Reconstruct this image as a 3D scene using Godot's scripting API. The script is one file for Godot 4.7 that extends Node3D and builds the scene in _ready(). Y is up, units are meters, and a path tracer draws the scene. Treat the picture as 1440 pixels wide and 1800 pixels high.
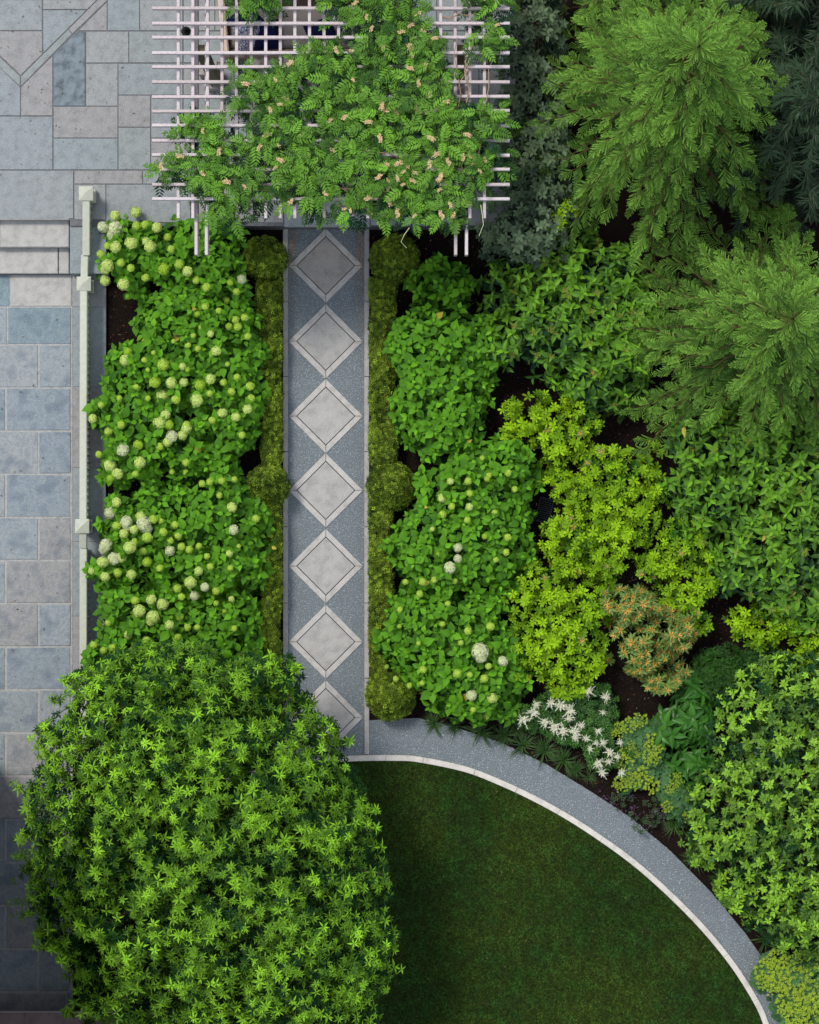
extends Node3D
# A garden seen from above: terrace and pergola, gravel path with diamond stones, planted beds, lawn.

const EYE := 34.0          # height of the camera over the garden, metres
const PPM := 110.0         # picture pixels to a metre on the ground, as measured on the photograph
var rng := RandomNumberGenerator.new()
var lump := FastNoiseLite.new()
var fine := FastNoiseLite.new()
var used := {}
var sp := {}
var M := {}

func R(a: float, b: float) -> float:
	return rng.randf_range(a, b)

# a measured point of the plan -> metres, for a point known to lie at height h
func P(px: float, py: float, h := 0.0) -> Vector3:
	var s := (EYE - h) / EYE / PPM
	return Vector3((px - 720.0) * s, h, (py - 900.0) * s)

func Q(px: float, py: float, h := 0.0) -> Vector2:
	var v := P(px, py, h)
	return Vector2(v.x, v.z)

func poly(a: Array, h := 0.0) -> PackedVector2Array:
	var out := PackedVector2Array()
	for i in range(0, a.size(), 2):
		out.append(Q(a[i], a[i + 1], h))
	return out

func lin(r: float, g: float, b: float) -> Color:
	return Color(r, g, b).linear_to_srgb()

# ---------------------------------------------------------------- nodes
func numbered(called: String) -> String:
	if not used.has(called):
		used[called] = 0
		return called
	used[called] += 1
	return "%s_%03d" % [called, used[called]]

func thing(called: String, label: String, category: String, at := Vector3.ZERO, group := "") -> Node3D:
	var o := Node3D.new()
	o.name = numbered(called)
	add_child(o)
	o.position = at
	o.set_meta("label", label)
	o.set_meta("category", category)
	if group:
		o.set_meta("group", group)
	return o

func obj(called: String, mesh: Mesh, mat: Material, parent: Node3D, at := Transform3D()) -> MeshInstance3D:
	var o := MeshInstance3D.new()
	o.mesh = mesh
	o.material_override = mat
	o.transform = at
	if parent == self:
		o.name = numbered(called)
	else:
		var k := str(parent.get_instance_id()) + called
		var n: int = used.get(k, -1) + 1
		used[k] = n
		o.name = called if n == 0 else "%s_%03d" % [called, n]
	parent.add_child(o, true)
	return o

func struct(called: String, mesh: Mesh, mat: Material, label := "") -> MeshInstance3D:
	var o := obj(called, mesh, mat, self)
	o.set_meta("kind", "structure")
	if label:
		o.set_meta("label", label)
	return o

func many(called: String, mesh: Mesh, mat: Material, parent: Node3D, xf: Array, tint: Array) -> MultiMeshInstance3D:
	var m := MultiMesh.new()
	m.transform_format = MultiMesh.TRANSFORM_3D
	m.use_colors = true
	m.mesh = mesh
	m.instance_count = xf.size()
	var buf := PackedFloat32Array()
	buf.resize(xf.size() * 16)
	var j := 0
	for i in xf.size():
		var t: Transform3D = xf[i]
		var c: Color = tint[i]
		buf[j] = t.basis.x.x; buf[j + 1] = t.basis.y.x; buf[j + 2] = t.basis.z.x; buf[j + 3] = t.origin.x
		buf[j + 4] = t.basis.x.y; buf[j + 5] = t.basis.y.y; buf[j + 6] = t.basis.z.y; buf[j + 7] = t.origin.y
		buf[j + 8] = t.basis.x.z; buf[j + 9] = t.basis.y.z; buf[j + 10] = t.basis.z.z; buf[j + 11] = t.origin.z
		buf[j + 12] = c.r; buf[j + 13] = c.g; buf[j + 14] = c.b; buf[j + 15] = 1.0
		j += 16
	m.buffer = buf
	var o := MultiMeshInstance3D.new()
	o.multimesh = m
	o.material_override = mat
	o.name = called if parent != self else numbered(called)
	parent.add_child(o, true)
	o.set_meta("kind", "stuff")
	return o

# ---------------------------------------------------------------- shapes
func begin() -> SurfaceTool:
	var st := SurfaceTool.new()
	st.begin(Mesh.PRIMITIVE_TRIANGLES)
	return st

func tri(st: SurfaceTool, a: Vector3, b: Vector3, c: Vector3, n: Vector3, off := Vector2.ZERO) -> void:
	var w := (c - a).cross(b - a)
	if w.length_squared() < 1e-16:
		return
	var pts := [a, b, c] if w.dot(n) > 0 else [a, c, b]
	w = w.normalized() * (1.0 if w.dot(n) > 0 else -1.0)
	for p in pts:
		st.set_normal(w)
		if absf(w.y) > 0.6:
			st.set_uv(Vector2(p.x, p.z) + off)
		elif absf(w.x) > absf(w.z):
			st.set_uv(Vector2(p.z, p.y) + off)
		else:
			st.set_uv(Vector2(p.x, p.y) + off)
		st.set_uv2(Vector2(p.x + p.y, p.z + p.y))
		st.add_vertex(p)

func quad(st: SurfaceTool, a: Vector3, b: Vector3, c: Vector3, d: Vector3, n: Vector3, off := Vector2.ZERO) -> void:
	tri(st, a, b, c, n, off)
	tri(st, a, c, d, n, off)

func inset(p: PackedVector2Array, c: float) -> PackedVector2Array:
	var n := p.size()
	var area := 0.0
	for i in n:
		area += p[i].cross(p[(i + 1) % n])
	var s := 1.0 if area > 0 else -1.0
	var out := PackedVector2Array()
	for i in n:
		var d0 := (p[i] - p[(i + n - 1) % n]).normalized()
		var d1 := (p[(i + 1) % n] - p[i]).normalized()
		var n0 := Vector2(-d0.y, d0.x) * s
		var n1 := Vector2(-d1.y, d1.x) * s
		var b := n0 + n1
		var k := b.length_squared()
		out.append(p[i] + b * (2.0 * c / maxf(k, 0.3)))
	return out

# a slab with the outline p (convex or nearly), eased top edge
func slab(p: PackedVector2Array, y0: float, y1: float, ease := 0.006, off := Vector2.ZERO, tilt := Vector2.ZERO) -> ArrayMesh:
	var st := begin()
	var q := inset(p, ease)
	var mid := Vector2.ZERO
	for v in p:
		mid += v
	mid /= p.size()
	var n := p.size()
	var top := []
	var rim := []
	for i in n:
		top.append(Vector3(q[i].x, y1 + tilt.dot(q[i] - mid), q[i].y))
		rim.append(Vector3(p[i].x, y1 - ease + tilt.dot(p[i] - mid), p[i].y))
	var idx := Geometry2D.triangulate_polygon(q)
	for i in range(0, idx.size(), 3):
		tri(st, top[idx[i]], top[idx[i + 1]], top[idx[i + 2]], Vector3.UP, off)
	for i in n:
		var j := (i + 1) % n
		var e := p[j] - p[i]
		var o := Vector3(e.y, 0, -e.x)
		var c := (p[i] + p[j]) * 0.5 - mid
		if o.dot(Vector3(c.x, 0, c.y)) < 0:
			o = -o
		o = o.normalized()
		quad(st, top[i], top[j], rim[j], rim[i], o + Vector3.UP, off)
		quad(st, rim[i], rim[j], Vector3(p[j].x, y0, p[j].y), Vector3(p[i].x, y0, p[i].y), o, off)
	return st.commit()

func flat(p: PackedVector2Array, y: float) -> ArrayMesh:
	var st := begin()
	var idx := Geometry2D.triangulate_polygon(p)
	for i in range(0, idx.size(), 3):
		var a := p[idx[i]]
		var b := p[idx[i + 1]]
		var c := p[idx[i + 2]]
		tri(st, Vector3(a.x, y, a.y), Vector3(b.x, y, b.y), Vector3(c.x, y, c.y), Vector3.UP)
	return st.commit()

func rect(x0: float, z0: float, x1: float, z1: float) -> PackedVector2Array:
	return PackedVector2Array([Vector2(x0, z0), Vector2(x1, z0), Vector2(x1, z1), Vector2(x0, z1)])

func box(st: SurfaceTool, lo: Vector3, hi: Vector3, e := 0.004) -> void:
	var p := rect(lo.x, lo.z, hi.x, hi.z)
	var q := inset(p, e)
	for s in 2:
		var y := hi.y if s else lo.y
		var yy := hi.y - e if s else lo.y + e
		var up := Vector3.UP if s else Vector3.DOWN
		quad(st, Vector3(q[0].x, y, q[0].y), Vector3(q[1].x, y, q[1].y), Vector3(q[2].x, y, q[2].y), Vector3(q[3].x, y, q[3].y), up)
		for i in 4:
			var j := (i + 1) % 4
			var m := (p[i] + p[j]) * 0.5 - (p[0] + p[2]) * 0.5
			quad(st, Vector3(q[i].x, y, q[i].y), Vector3(q[j].x, y, q[j].y), Vector3(p[j].x, yy, p[j].y), Vector3(p[i].x, yy, p[i].y), up + Vector3(m.x, 0, m.y).normalized())
	for i in 4:
		var j := (i + 1) % 4
		var m := (p[i] + p[j]) * 0.5 - (p[0] + p[2]) * 0.5
		quad(st, Vector3(p[i].x, hi.y - e, p[i].y), Vector3(p[j].x, hi.y - e, p[j].y), Vector3(p[j].x, lo.y + e, p[j].y), Vector3(p[i].x, lo.y + e, p[i].y), Vector3(m.x, 0, m.y))

func boxm(lo: Vector3, hi: Vector3, e := 0.004) -> ArrayMesh:
	var st := begin()
	box(st, lo, hi, e)
	return st.commit()

# a bar of rectangular section from a to b (section w across, d deep, top up)
func bar(a: Vector3, b: Vector3, w: float, d: float, e := 0.003) -> ArrayMesh:
	var st := begin()
	var z := (b - a).normalized()
	var x := Vector3.UP.cross(z).normalized()
	if x.length() < 0.5:
		x = Vector3.RIGHT
	var y := z.cross(x)
	var sec := [Vector2(-w / 2, d / 2 - e), Vector2(-w / 2 + e, d / 2), Vector2(w / 2 - e, d / 2), Vector2(w / 2, d / 2 - e), Vector2(w / 2, -d / 2), Vector2(-w / 2, -d / 2)]
	for i in 6:
		var s: Vector2 = sec[i]
		var t: Vector2 = sec[(i + 1) % 6]
		var n: Vector3 = x * (s.x + t.x) + y * (s.y + t.y)
		quad(st, a + x * s.x + y * s.y, a + x * t.x + y * t.y, b + x * t.x + y * t.y, b + x * s.x + y * s.y, n)
	for k in 2:
		var o := b if k else a
		for i in range(1, 5):
			tri(st, o + x * sec[0].x + y * sec[0].y, o + x * sec[i].x + y * sec[i].y, o + x * sec[i + 1].x + y * sec[i + 1].y, z if k else -z)
	return st.commit()

func tube(st: SurfaceTool, pts: Array, r0: float, r1: float, sides := 6) -> void:
	var n := pts.size()
	var prev := []
	for i in n:
		var a: Vector3 = pts[maxi(i - 1, 0)]
		var b: Vector3 = pts[mini(i + 1, n - 1)]
		var z := (b - a).normalized()
		var x := z.cross(Vector3(0.31, 0.2, 0.93)).normalized()
		var y := z.cross(x)
		var r := lerpf(r0, r1, float(i) / maxi(n - 1, 1))
		var ring := []
		for k in sides:
			var t := TAU * k / sides
			ring.append([pts[i] + (x * cos(t) + y * sin(t)) * r, x * cos(t) + y * sin(t)])
		if i:
			for k in sides:
				var l := (k + 1) % sides
				for v in [prev[k], ring[k], ring[l], prev[k], ring[l], prev[l]]:
					st.set_normal(v[1])
					st.set_uv(Vector2(v[0].x + v[0].z, v[0].y))
					st.add_vertex(v[0])
		prev = ring

# a blade in its own frame: base at 0, tip at +z, face up; appended under transform t, tinted by c
func blade(st: SurfaceTool, t: Transform3D, w: float, shape: float, fold: float, curl: float, c := Color.WHITE, rib := 1.25, steps := 5) -> void:
	var rows := []
	for i in steps + 1:
		var s := float(i) / steps
		var half := w * 0.5 * pow(sin(PI * pow(clampf(s, 0.0, 1.0), shape)), 0.7 + 0.6 * s) if i < steps else 0.0
		if i == 0:
			half = w * 0.06
		var y := -curl * s * s
		rows.append([Vector3(-half, y + fold * half, s), Vector3(0, y, s), Vector3(half, y + fold * half, s)])
	for i in steps:
		var a: Array = rows[i]
		var b: Array = rows[i + 1]
		var ca := c * (0.9 + 0.1 * i / steps)
		for side in 2:
			var e0: Vector3 = a[side * 2]
			var e1: Vector3 = b[side * 2]
			var n: Vector3 = (t.basis * Vector3(fold * (1.0 if side == 0 else -1.0), 1, 2.0 * curl * i / steps)).normalized()
			var order := [[a[1], 1], [b[1], 1], [e1, 0], [a[1], 1], [e1, 0], [e0, 0]] if side == 0 else [[a[1], 1], [e1, 0], [b[1], 1], [a[1], 1], [e0, 0], [e1, 0]]
			for v in order:
				st.set_normal(n)
				st.set_color(ca * (rib if v[1] else 1.0))
				st.set_uv(Vector2(v[0].x, v[0].z))
				st.add_vertex(t * (v[0] as Vector3))

func aim(az: float, el: float, roll := 0.0) -> Basis:
	var d := Vector3(cos(az) * cos(el), sin(el), sin(az) * cos(el))
	var x := Vector3.UP.cross(d)
	if x.length() < 1e-3:
		x = Vector3.RIGHT
	x = x.normalized()
	var b := Basis(x, d.cross(x), d)
	return b if roll == 0.0 else b * Basis(Vector3(0, 0, 1), roll)

func frame(up: Vector3, az: float) -> Basis:
	var y := up.normalized()
	var x := y.cross(Vector3(cos(az), 0.013, sin(az))).normalized()
	return Basis(x, y, x.cross(y))

# ---------------------------------------------------------------- materials
func ramp(stops: Array) -> Gradient:
	var g := Gradient.new()
	var off := PackedFloat32Array()
	var col := PackedColorArray()
	for s in stops:
		off.append(s[0])
		col.append(s[1])
	g.offsets = off
	g.colors = col
	return g

func noise_tex(size: int, freq: float, octaves: int, g: Gradient, sd: int, warp := 0.0, kind := FastNoiseLite.TYPE_SIMPLEX_SMOOTH) -> NoiseTexture2D:
	var n := FastNoiseLite.new()
	n.noise_type = kind
	n.seed = sd
	n.frequency = freq
	n.fractal_octaves = octaves
	n.fractal_gain = 0.55
	if warp > 0.0:
		n.domain_warp_enabled = true
		n.domain_warp_amplitude = warp
		n.domain_warp_frequency = freq * 0.7
	var t := NoiseTexture2D.new()
	t.width = size
	t.height = size
	t.seamless = true
	t.noise = n
	t.color_ramp = g
	return t

func bump_tex(size: int, freq: float, octaves: int, sd: int, strength: float) -> NoiseTexture2D:
	var t := noise_tex(size, freq, octaves, null, sd)
	t.as_normal_map = true
	t.bump_strength = strength
	return t

func grey(v: float, a := 1.0) -> Color:
	return Color(v, v, v, a)

func plain(c: Color, rough := 0.7, spec := 0.4, metal := 0.0) -> StandardMaterial3D:
	var m := StandardMaterial3D.new()
	m.albedo_color = c
	m.roughness = rough
	m.metallic_specular = spec
	m.metallic = metal
	return m

func stone(c: Color, tex: Texture2D, det: Texture2D, nrm: Texture2D, s1 := 1.0, rough := 0.75) -> StandardMaterial3D:
	var m := plain(c, rough, 0.35)
	m.albedo_texture = tex
	m.uv1_scale = Vector3(s1, s1, 1)
	m.normal_enabled = true
	m.normal_texture = nrm
	m.normal_scale = 0.5
	if det:
		m.detail_enabled = true
		m.detail_albedo = det
		m.detail_blend_mode = BaseMaterial3D.BLEND_MODE_MIX
		m.detail_uv_layer = BaseMaterial3D.DETAIL_UV_2
		m.uv2_scale = Vector3(0.6, 0.6, 1)
	return m

func leaf_mat(c: Color, rough := 0.5, through := 0.5, spec := 0.35) -> StandardMaterial3D:
	var m := plain(Color(c.r, c.g, c.b).linear_to_srgb(), rough, spec)
	m.vertex_color_use_as_albedo = true
	m.backlight_enabled = true
	m.backlight = Color(through, through, through * 0.45)
	m.cull_mode = BaseMaterial3D.CULL_DISABLED
	return m

# ---------------------------------------------------------------- foliage
# a species: the mesh variants of its leaf (or leaf spray) and its tints, brightest first: young tips to old leaves, with inner shade put into the tint
func species(key: String, unit: String, meshes: Array, tints: Array, rough := 0.5, through := 0.5, spec := 0.35) -> void:
	var mats := []
	for c in tints:
		mats.append(leaf_mat(c, rough, through, spec))
	sp[key] = {"unit": unit, "meshes": meshes, "tints": tints, "mats": mats, "white": leaf_mat(Color.WHITE, rough, through, spec)}

func hexes(p: PackedVector2Array, gap: float, jitter := 0.45) -> Array:
	var lo := Vector2(1e9, 1e9)
	var hi := -lo
	for v in p:
		lo = lo.min(v)
		hi = hi.max(v)
	var out := []
	var row := 0
	var z := lo.y
	while z <= hi.y:
		var x := lo.x + (gap * 0.5 if row % 2 else 0.0)
		while x <= hi.x:
			var v := Vector2(x + R(-jitter, jitter) * gap, z + R(-jitter, jitter) * gap)
			if Geometry2D.is_point_in_polygon(v, p):
				out.append(v)
			x += gap
		z += gap * 0.866
		row += 1
	return out

func edge(p: PackedVector2Array, v: Vector2) -> Array:
	var best := 1e9
	var at := Vector2.ZERO
	for i in p.size():
		var c := Geometry2D.get_closest_point_to_segment(v, p[i], p[(i + 1) % p.size()])
		var d := c.distance_squared_to(v)
		if d < best:
			best = d
			at = c
	best = sqrt(best)
	return [best, (at - v) / maxf(best, 1e-4)]

# one shoot of a plant: adds [transform, tint, layer] records; deeper layers tinted darker, partly painted shade
func shoot(kind: String, o: Vector3, axis: Vector3, size: float, layer: int, out: Array, o_tint := 1.6) -> void:
	var f := frame(axis, R(0, TAU))
	match kind:
		"hydrangea":
			var young := 0 if layer == 0 else 1  # deeper layers start darker: older leaves, plus shade put into the tint
			for k in 3:
				var len: float = [0.075, 0.125, 0.155][k] * size * R(0.72, 1.22)
				for s in 2:
					var az := k * PI * 0.5 + s * PI + R(-0.3, 0.3)
					var el: float = [0.75, 0.32, 0.02][k] + R(-0.22, 0.22)
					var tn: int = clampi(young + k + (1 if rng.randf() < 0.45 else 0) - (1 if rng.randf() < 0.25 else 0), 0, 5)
					if rng.randf() < 0.003:
						tn = 6
					out.append([Transform3D(f * aim(az, el, R(-0.3, 0.3)) * Basis().scaled(Vector3.ONE * len), o + axis * (-0.035 * k) + f * Vector3(cos(az), 0, sin(az)) * 0.018), tn, layer])
		"lance":
			for k in 3:
				var len: float = [0.085, 0.125, 0.14][k] * size * R(0.72, 1.22)
				for s in 2:
					var az := k * 1.35 + s * PI + R(-0.3, 0.3)
					var el: float = [0.65, 0.2, -0.1][k] + R(-0.2, 0.2)
					var tn := clampi(layer + k + int(0.6 + 3.2 * fine.get_noise_2d(o.x * 9.0, o.z * 9.0 + 70.0) + R(-0.8, 0.9)), 0, 5)
					if rng.randf() < 0.003:
						tn = 6
					out.append([Transform3D(f * aim(az, el, R(-0.4, 0.4)) * Basis().scaled(Vector3.ONE * len), o + axis * (-0.05 * k)), tn, layer])
		"vine":
			for k in 2:
				out.append([Transform3D(aim(R(0, TAU), R(-0.35, 0.25), R(-0.5, 0.5)) * Basis().scaled(Vector3.ONE * size * R(0.24, 0.36)), o + Vector3(0, R(-0.03, 0.03), 0)), clampi(layer * 2 + rng.randi_range(0, 2), 0, 5), layer])
		"star":
			var tn := clampi(layer + (rng.randi_range(0, 1) if rng.randf() < 0.42 + 0.5 * fine.get_noise_2d(o.x * 14.0 + 30.0, o.z * 14.0) else rng.randi_range(2, 4)), 0, 5)
			out.append([Transform3D(f * Basis().scaled(Vector3.ONE * size * R(0.65, 1.25)), o), tn, layer])
		"hosta":
			for k in 5:
				var az := k * TAU / 5 + R(-0.4, 0.4)
				out.append([Transform3D(f * aim(az, R(-0.1, 0.4), R(-0.2, 0.2)) * Basis().scaled(Vector3.ONE * size * R(0.17, 0.25)), o), rng.randi_range(0, 3), layer])
		_:
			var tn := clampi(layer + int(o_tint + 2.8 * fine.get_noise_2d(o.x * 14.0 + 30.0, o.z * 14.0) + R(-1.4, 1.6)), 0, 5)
			out.append([Transform3D(f * Basis().scaled(Vector3.ONE * size * R(0.8, 1.2)), o), tn, layer])

# spread the records over the thing: the first n of the top layer as parts, the rest as one mass
func dress(root: Node3D, key: String, rec: Array, n: int) -> void:
	var s: Dictionary = sp[key]
	var front := []
	var rest := []
	for r in rec:
		if r[2] == 0:
			front.append(r)
		else:
			rest.append(r)
	front.sort_custom(func(a, b): return a[0].origin.y * 0.3 + a[0].basis.z.length() * 4.0 > b[0].origin.y * 0.3 + b[0].basis.z.length() * 4.0)
	var step := maxf(1.0, float(front.size()) / maxi(n, 1))
	var pick := 0.0
	var at := root.position
	var xf := []
	var tn := []
	for v in s.meshes.size():
		xf.append([])
		tn.append([])
	for i in front.size():
		var r: Array = front[i]
		var t: Transform3D = r[0]
		t.origin -= at
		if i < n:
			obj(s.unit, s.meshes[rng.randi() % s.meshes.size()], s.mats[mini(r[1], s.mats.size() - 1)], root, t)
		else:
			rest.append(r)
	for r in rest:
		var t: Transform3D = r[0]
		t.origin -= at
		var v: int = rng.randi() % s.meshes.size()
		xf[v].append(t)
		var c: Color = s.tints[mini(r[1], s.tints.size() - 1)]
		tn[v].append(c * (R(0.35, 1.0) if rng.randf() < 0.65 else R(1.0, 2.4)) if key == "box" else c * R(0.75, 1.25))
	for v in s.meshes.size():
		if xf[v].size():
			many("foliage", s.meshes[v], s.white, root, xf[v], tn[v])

# a shrub that fills an outline with shoots over a lumpy dome
func shrub(called: String, label: String, category: String, group: String, outline: Array, key: String, kind: String, o: Dictionary) -> Node3D:
	var base: float = o.get("base", 0.0)
	var top: float = o.top
	var sil: float = base + (top - base) * o.get("sil", 0.55)
	var several := outline if outline[0] is Array else [outline]
	var mid := Vector2.ZERO
	for v: Vector2 in poly(several[0], sil):
		mid += v / (several[0].size() * 0.5)
	var root := thing(called, label, category, Vector3(mid.x, base, mid.y), group)
	var rec := []
	var round: float = o.get("round", 0.5)
	var rise: float = o.get("rise", 0.35)
	var bump: float = o.get("bump", 0.12)
	var freq: float = o.get("freq", 1.6)
	var gap: float = o.gap
	var layers: int = o.get("layers", 3)
	var holes: float = o.get("holes", 0.0)
	var tips := []
	for lp in layers * several.size():
		var l: int = lp % layers
		var p: PackedVector2Array = Geometry2D.offset_polygon(poly(several[lp / layers], sil), o.get("edge", 0.13) * 0.45)[0]
		for v: Vector2 in hexes(p, gap * (1.0 if l == 0 else o.get("full", 1.1))):
			var e := edge(p, v)
			var rag: float = o.get("edge", 0.13)
			e[0] += rag * (2.2 * fine.get_noise_2d(v.x * 16.0, v.y * 16.0) - 0.1)
			if e[0] < 0.0:
				continue
			var t := clampf(e[0] / round, 0.0, 1.0)
			var dome := sqrt(1.0 - (1.0 - t) * (1.0 - t))
			var nz := lump.get_noise_2d(v.x * freq * 10.0, v.y * freq * 10.0)
			if holes > 0.0 and l == 0 and nz < -1.0 + holes:
				continue
			if holes > 0.0 and l < layers - 1 and not o.has("full") and nz < -1.3 + holes:
				continue
			if l == 0 and fine.get_noise_2d(v.x * 24.0 - 40.0, v.y * 24.0) < -0.55 + o.get("clump", 0.3):
				continue
			var y: float = base + (top - base) * (rise + (1.0 - rise) * dome) + bump * nz + R(-0.5, 0.5) * o.get("ragged", 0.08)
			y -= l * o.get("deep", 0.12) * R(0.8, 1.3)
			y = maxf(y, base + 0.03)
			var out: Vector2 = e[1]
			var lean: float = (1.0 - t) * o.get("lean", 0.8)
			var axis := (Vector3(out.x * lean + R(-0.25, 0.25), 1.0, out.y * lean + R(-0.25, 0.25))).normalized()
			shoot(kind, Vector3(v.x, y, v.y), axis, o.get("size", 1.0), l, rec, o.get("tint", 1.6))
			if l == 0:
				tips.append(Vector3(v.x, y, v.y))
	dress(root, key, rec, o.get("parts", 150))
	stems(root, tips, o.get("stems", 6), o.get("stem_r", 0.012), base)
	root.set_meta("tips", tips)
	return root

func stems(root: Node3D, tips: Array, n: int, r: float, base: float) -> void:
	if tips.is_empty():
		return
	for i in n:
		var t: Vector3 = tips[rng.randi() % tips.size()]
		var a := Vector3(lerpf(root.position.x, t.x, R(0.05, 0.25)), base - 0.02, lerpf(root.position.z, t.z, R(0.05, 0.25)))
		var pts := []
		for k in 6:
			var s := k / 5.0
			var q := a.lerp(t - Vector3(0, 0.05, 0), s)
			q.y = lerpf(a.y, t.y - 0.05, pow(s, 0.7))
			pts.append(q + Vector3(R(-0.02, 0.02), 0, R(-0.02, 0.02)) - root.position)
		var st := begin()
		tube(st, pts, r, r * 0.4, 5)
		obj("stem", st.commit(), M.twig, root)

func rosette(n: int, len: float, w: float, el: float, shape: float, fold: float, curl: float, tiers := 1, steps := 4, rib := 1.2) -> ArrayMesh:
	var st := begin()
	for t in tiers:
		for k in n:
			var az := TAU * (k + 0.5 * t) / n + R(-0.25, 0.25)
			var e := el - 0.55 * t + R(-0.2, 0.2)
			var l := len * R(0.8, 1.15) * (1.0 if t or tiers == 1 else 0.75)
			var b := aim(az, e, R(-0.3, 0.3)) * Basis().scaled(Vector3(l, l, l))
			blade(st, Transform3D(b, Vector3(cos(az) * 0.006, -0.012 * t, sin(az) * 0.006)), w, shape, fold, curl, grey(R(0.82, 1.1) * (1.0 - 0.12 * t)), rib, steps)
	return st.commit()

func heart(young: float) -> ArrayMesh:
	var st := begin()
	for t in 2:
		var n := 8 if t == 0 else 6
		for k in n:
			var az := TAU * (k + 0.5 * t) / n + R(-0.2, 0.2)
			var l := (0.095 if t == 0 else 0.055) * R(0.8, 1.15)
			var c := Color(0.14, 0.22, 0.055) * R(0.6, 1.25) if t == 0 or rng.randf() > young else Color(0.55, 0.3, 0.06) * R(0.75, 1.15)
			blade(st, Transform3D(aim(az, R(0.0, 0.3) + 0.35 * t, R(-0.3, 0.3)).scaled(Vector3.ONE * l), Vector3(cos(az) * 0.005, 0.012 * t, sin(az) * 0.005)), 0.34, 0.95, 0.2, 0.15, c, 1.2, 4)
	return st.commit()

func compound_leaf() -> ArrayMesh:
	var st := begin()
	for i in 6:
		var s := 0.2 + 0.75 * i / 5.0
		var y := -0.22 * s * s
		for side in 2:
			var az := PI * 0.5 + (1.1 if side else -1.1) * (1.0 - 0.25 * s) + R(-0.12, 0.12)
			var l := 0.37 * sin(PI * (0.22 + 0.62 * s)) * R(0.9, 1.1)
			blade(st, Transform3D(aim(az, R(-0.25, 0.1), R(-0.2, 0.2)).scaled(Vector3.ONE * l), Vector3(0, y, s)), 0.34, 0.8, 0.15, 0.12, grey(R(0.75, 1.15)), 1.1, 3)
	blade(st, Transform3D(aim(PI * 0.5, -0.3).scaled(Vector3.ONE * 0.26), Vector3(0, -0.22, 0.97)), 0.36, 0.8, 0.15, 0.1, grey(1.05), 1.1, 3)
	blade(st, Transform3D(aim(PI * 0.5, -0.12).scaled(Vector3.ONE), Vector3(0, 0.005, 0)), 0.018, 0.6, 0.0, 0.12, Color(1.5, 1.1, 0.9), 1.0, 3)
	return st.commit()

# a flat conifer spray along +z: twigs either side of an axis, each a double comb of needles
func needle_spray(twigs: int, twig_len: float, needle: float, step: float, wide: float) -> ArrayMesh:
	var st := begin()
	var axis := []
	for i in 6:
		axis.append(Vector3(0, -0.26 * pow(i / 5.0, 2.0), i / 5.0))
	var lines := [[Vector3.ZERO, Vector3(0, -0.26, 1), 0.8]]
	for i in twigs:
		var s := 0.06 + 0.9 * i / float(twigs)
		var side := 1.0 if i % 2 else -1.0
		var l := twig_len * (1.05 - 0.75 * s) * R(0.8, 1.15)
		var a := R(0.5, 0.85)
		var o := Vector3(0, -0.26 * s * s, s)
		lines.append([o, o + Vector3(side * sin(a) * l, -0.12 * l + R(-0.03, 0.04), cos(a) * l), 0.9])
	for ln in lines:
		var a: Vector3 = ln[0]
		var b: Vector3 = ln[1]
		var d := b - a
		var len := d.length()
		var z := d / len
		var x := Vector3.UP.cross(z).normalized()
		var n := maxi(3, int(len / step))
		for i in n:
			var s := (i + 0.5) / n
			var o := a + d * s
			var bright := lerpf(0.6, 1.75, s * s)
			for side in [-1.0, 1.0]:
				var dir: Vector3 = (x * side * 0.85 + z * 0.6 + Vector3.UP * R(-0.1, 0.25)).normalized()
				var l := needle * R(0.8, 1.1) * (1.0 - 0.35 * s)
				var across := z * wide
				var nn := (Vector3.UP + x * R(-0.35, 0.35) + z * R(-0.2, 0.2)).normalized()
				var tipp: Vector3 = o + dir * l
				var pts := [o - across, tipp, o + across] if side > 0 else [o - across, o + across, tipp]
				var w: Vector3 = (pts[2] - pts[0]).cross(pts[1] - pts[0])
				if w.dot(nn) < 0:
					pts = [pts[0], pts[2], pts[1]]
				for v in pts:
					st.set_normal(nn)
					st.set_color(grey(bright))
					st.set_uv(Vector2(v.x, v.z))
					st.add_vertex(v)
		var w2 := x * 0.006
		for v in [a - w2, b, a + w2]:
			st.set_normal(Vector3.UP)
			st.set_color(Color(1.3, 0.75, 0.6))
			st.set_uv(Vector2.ZERO)
			st.add_vertex(v + Vector3(0, 0.004, 0))
	return st.commit()

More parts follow.
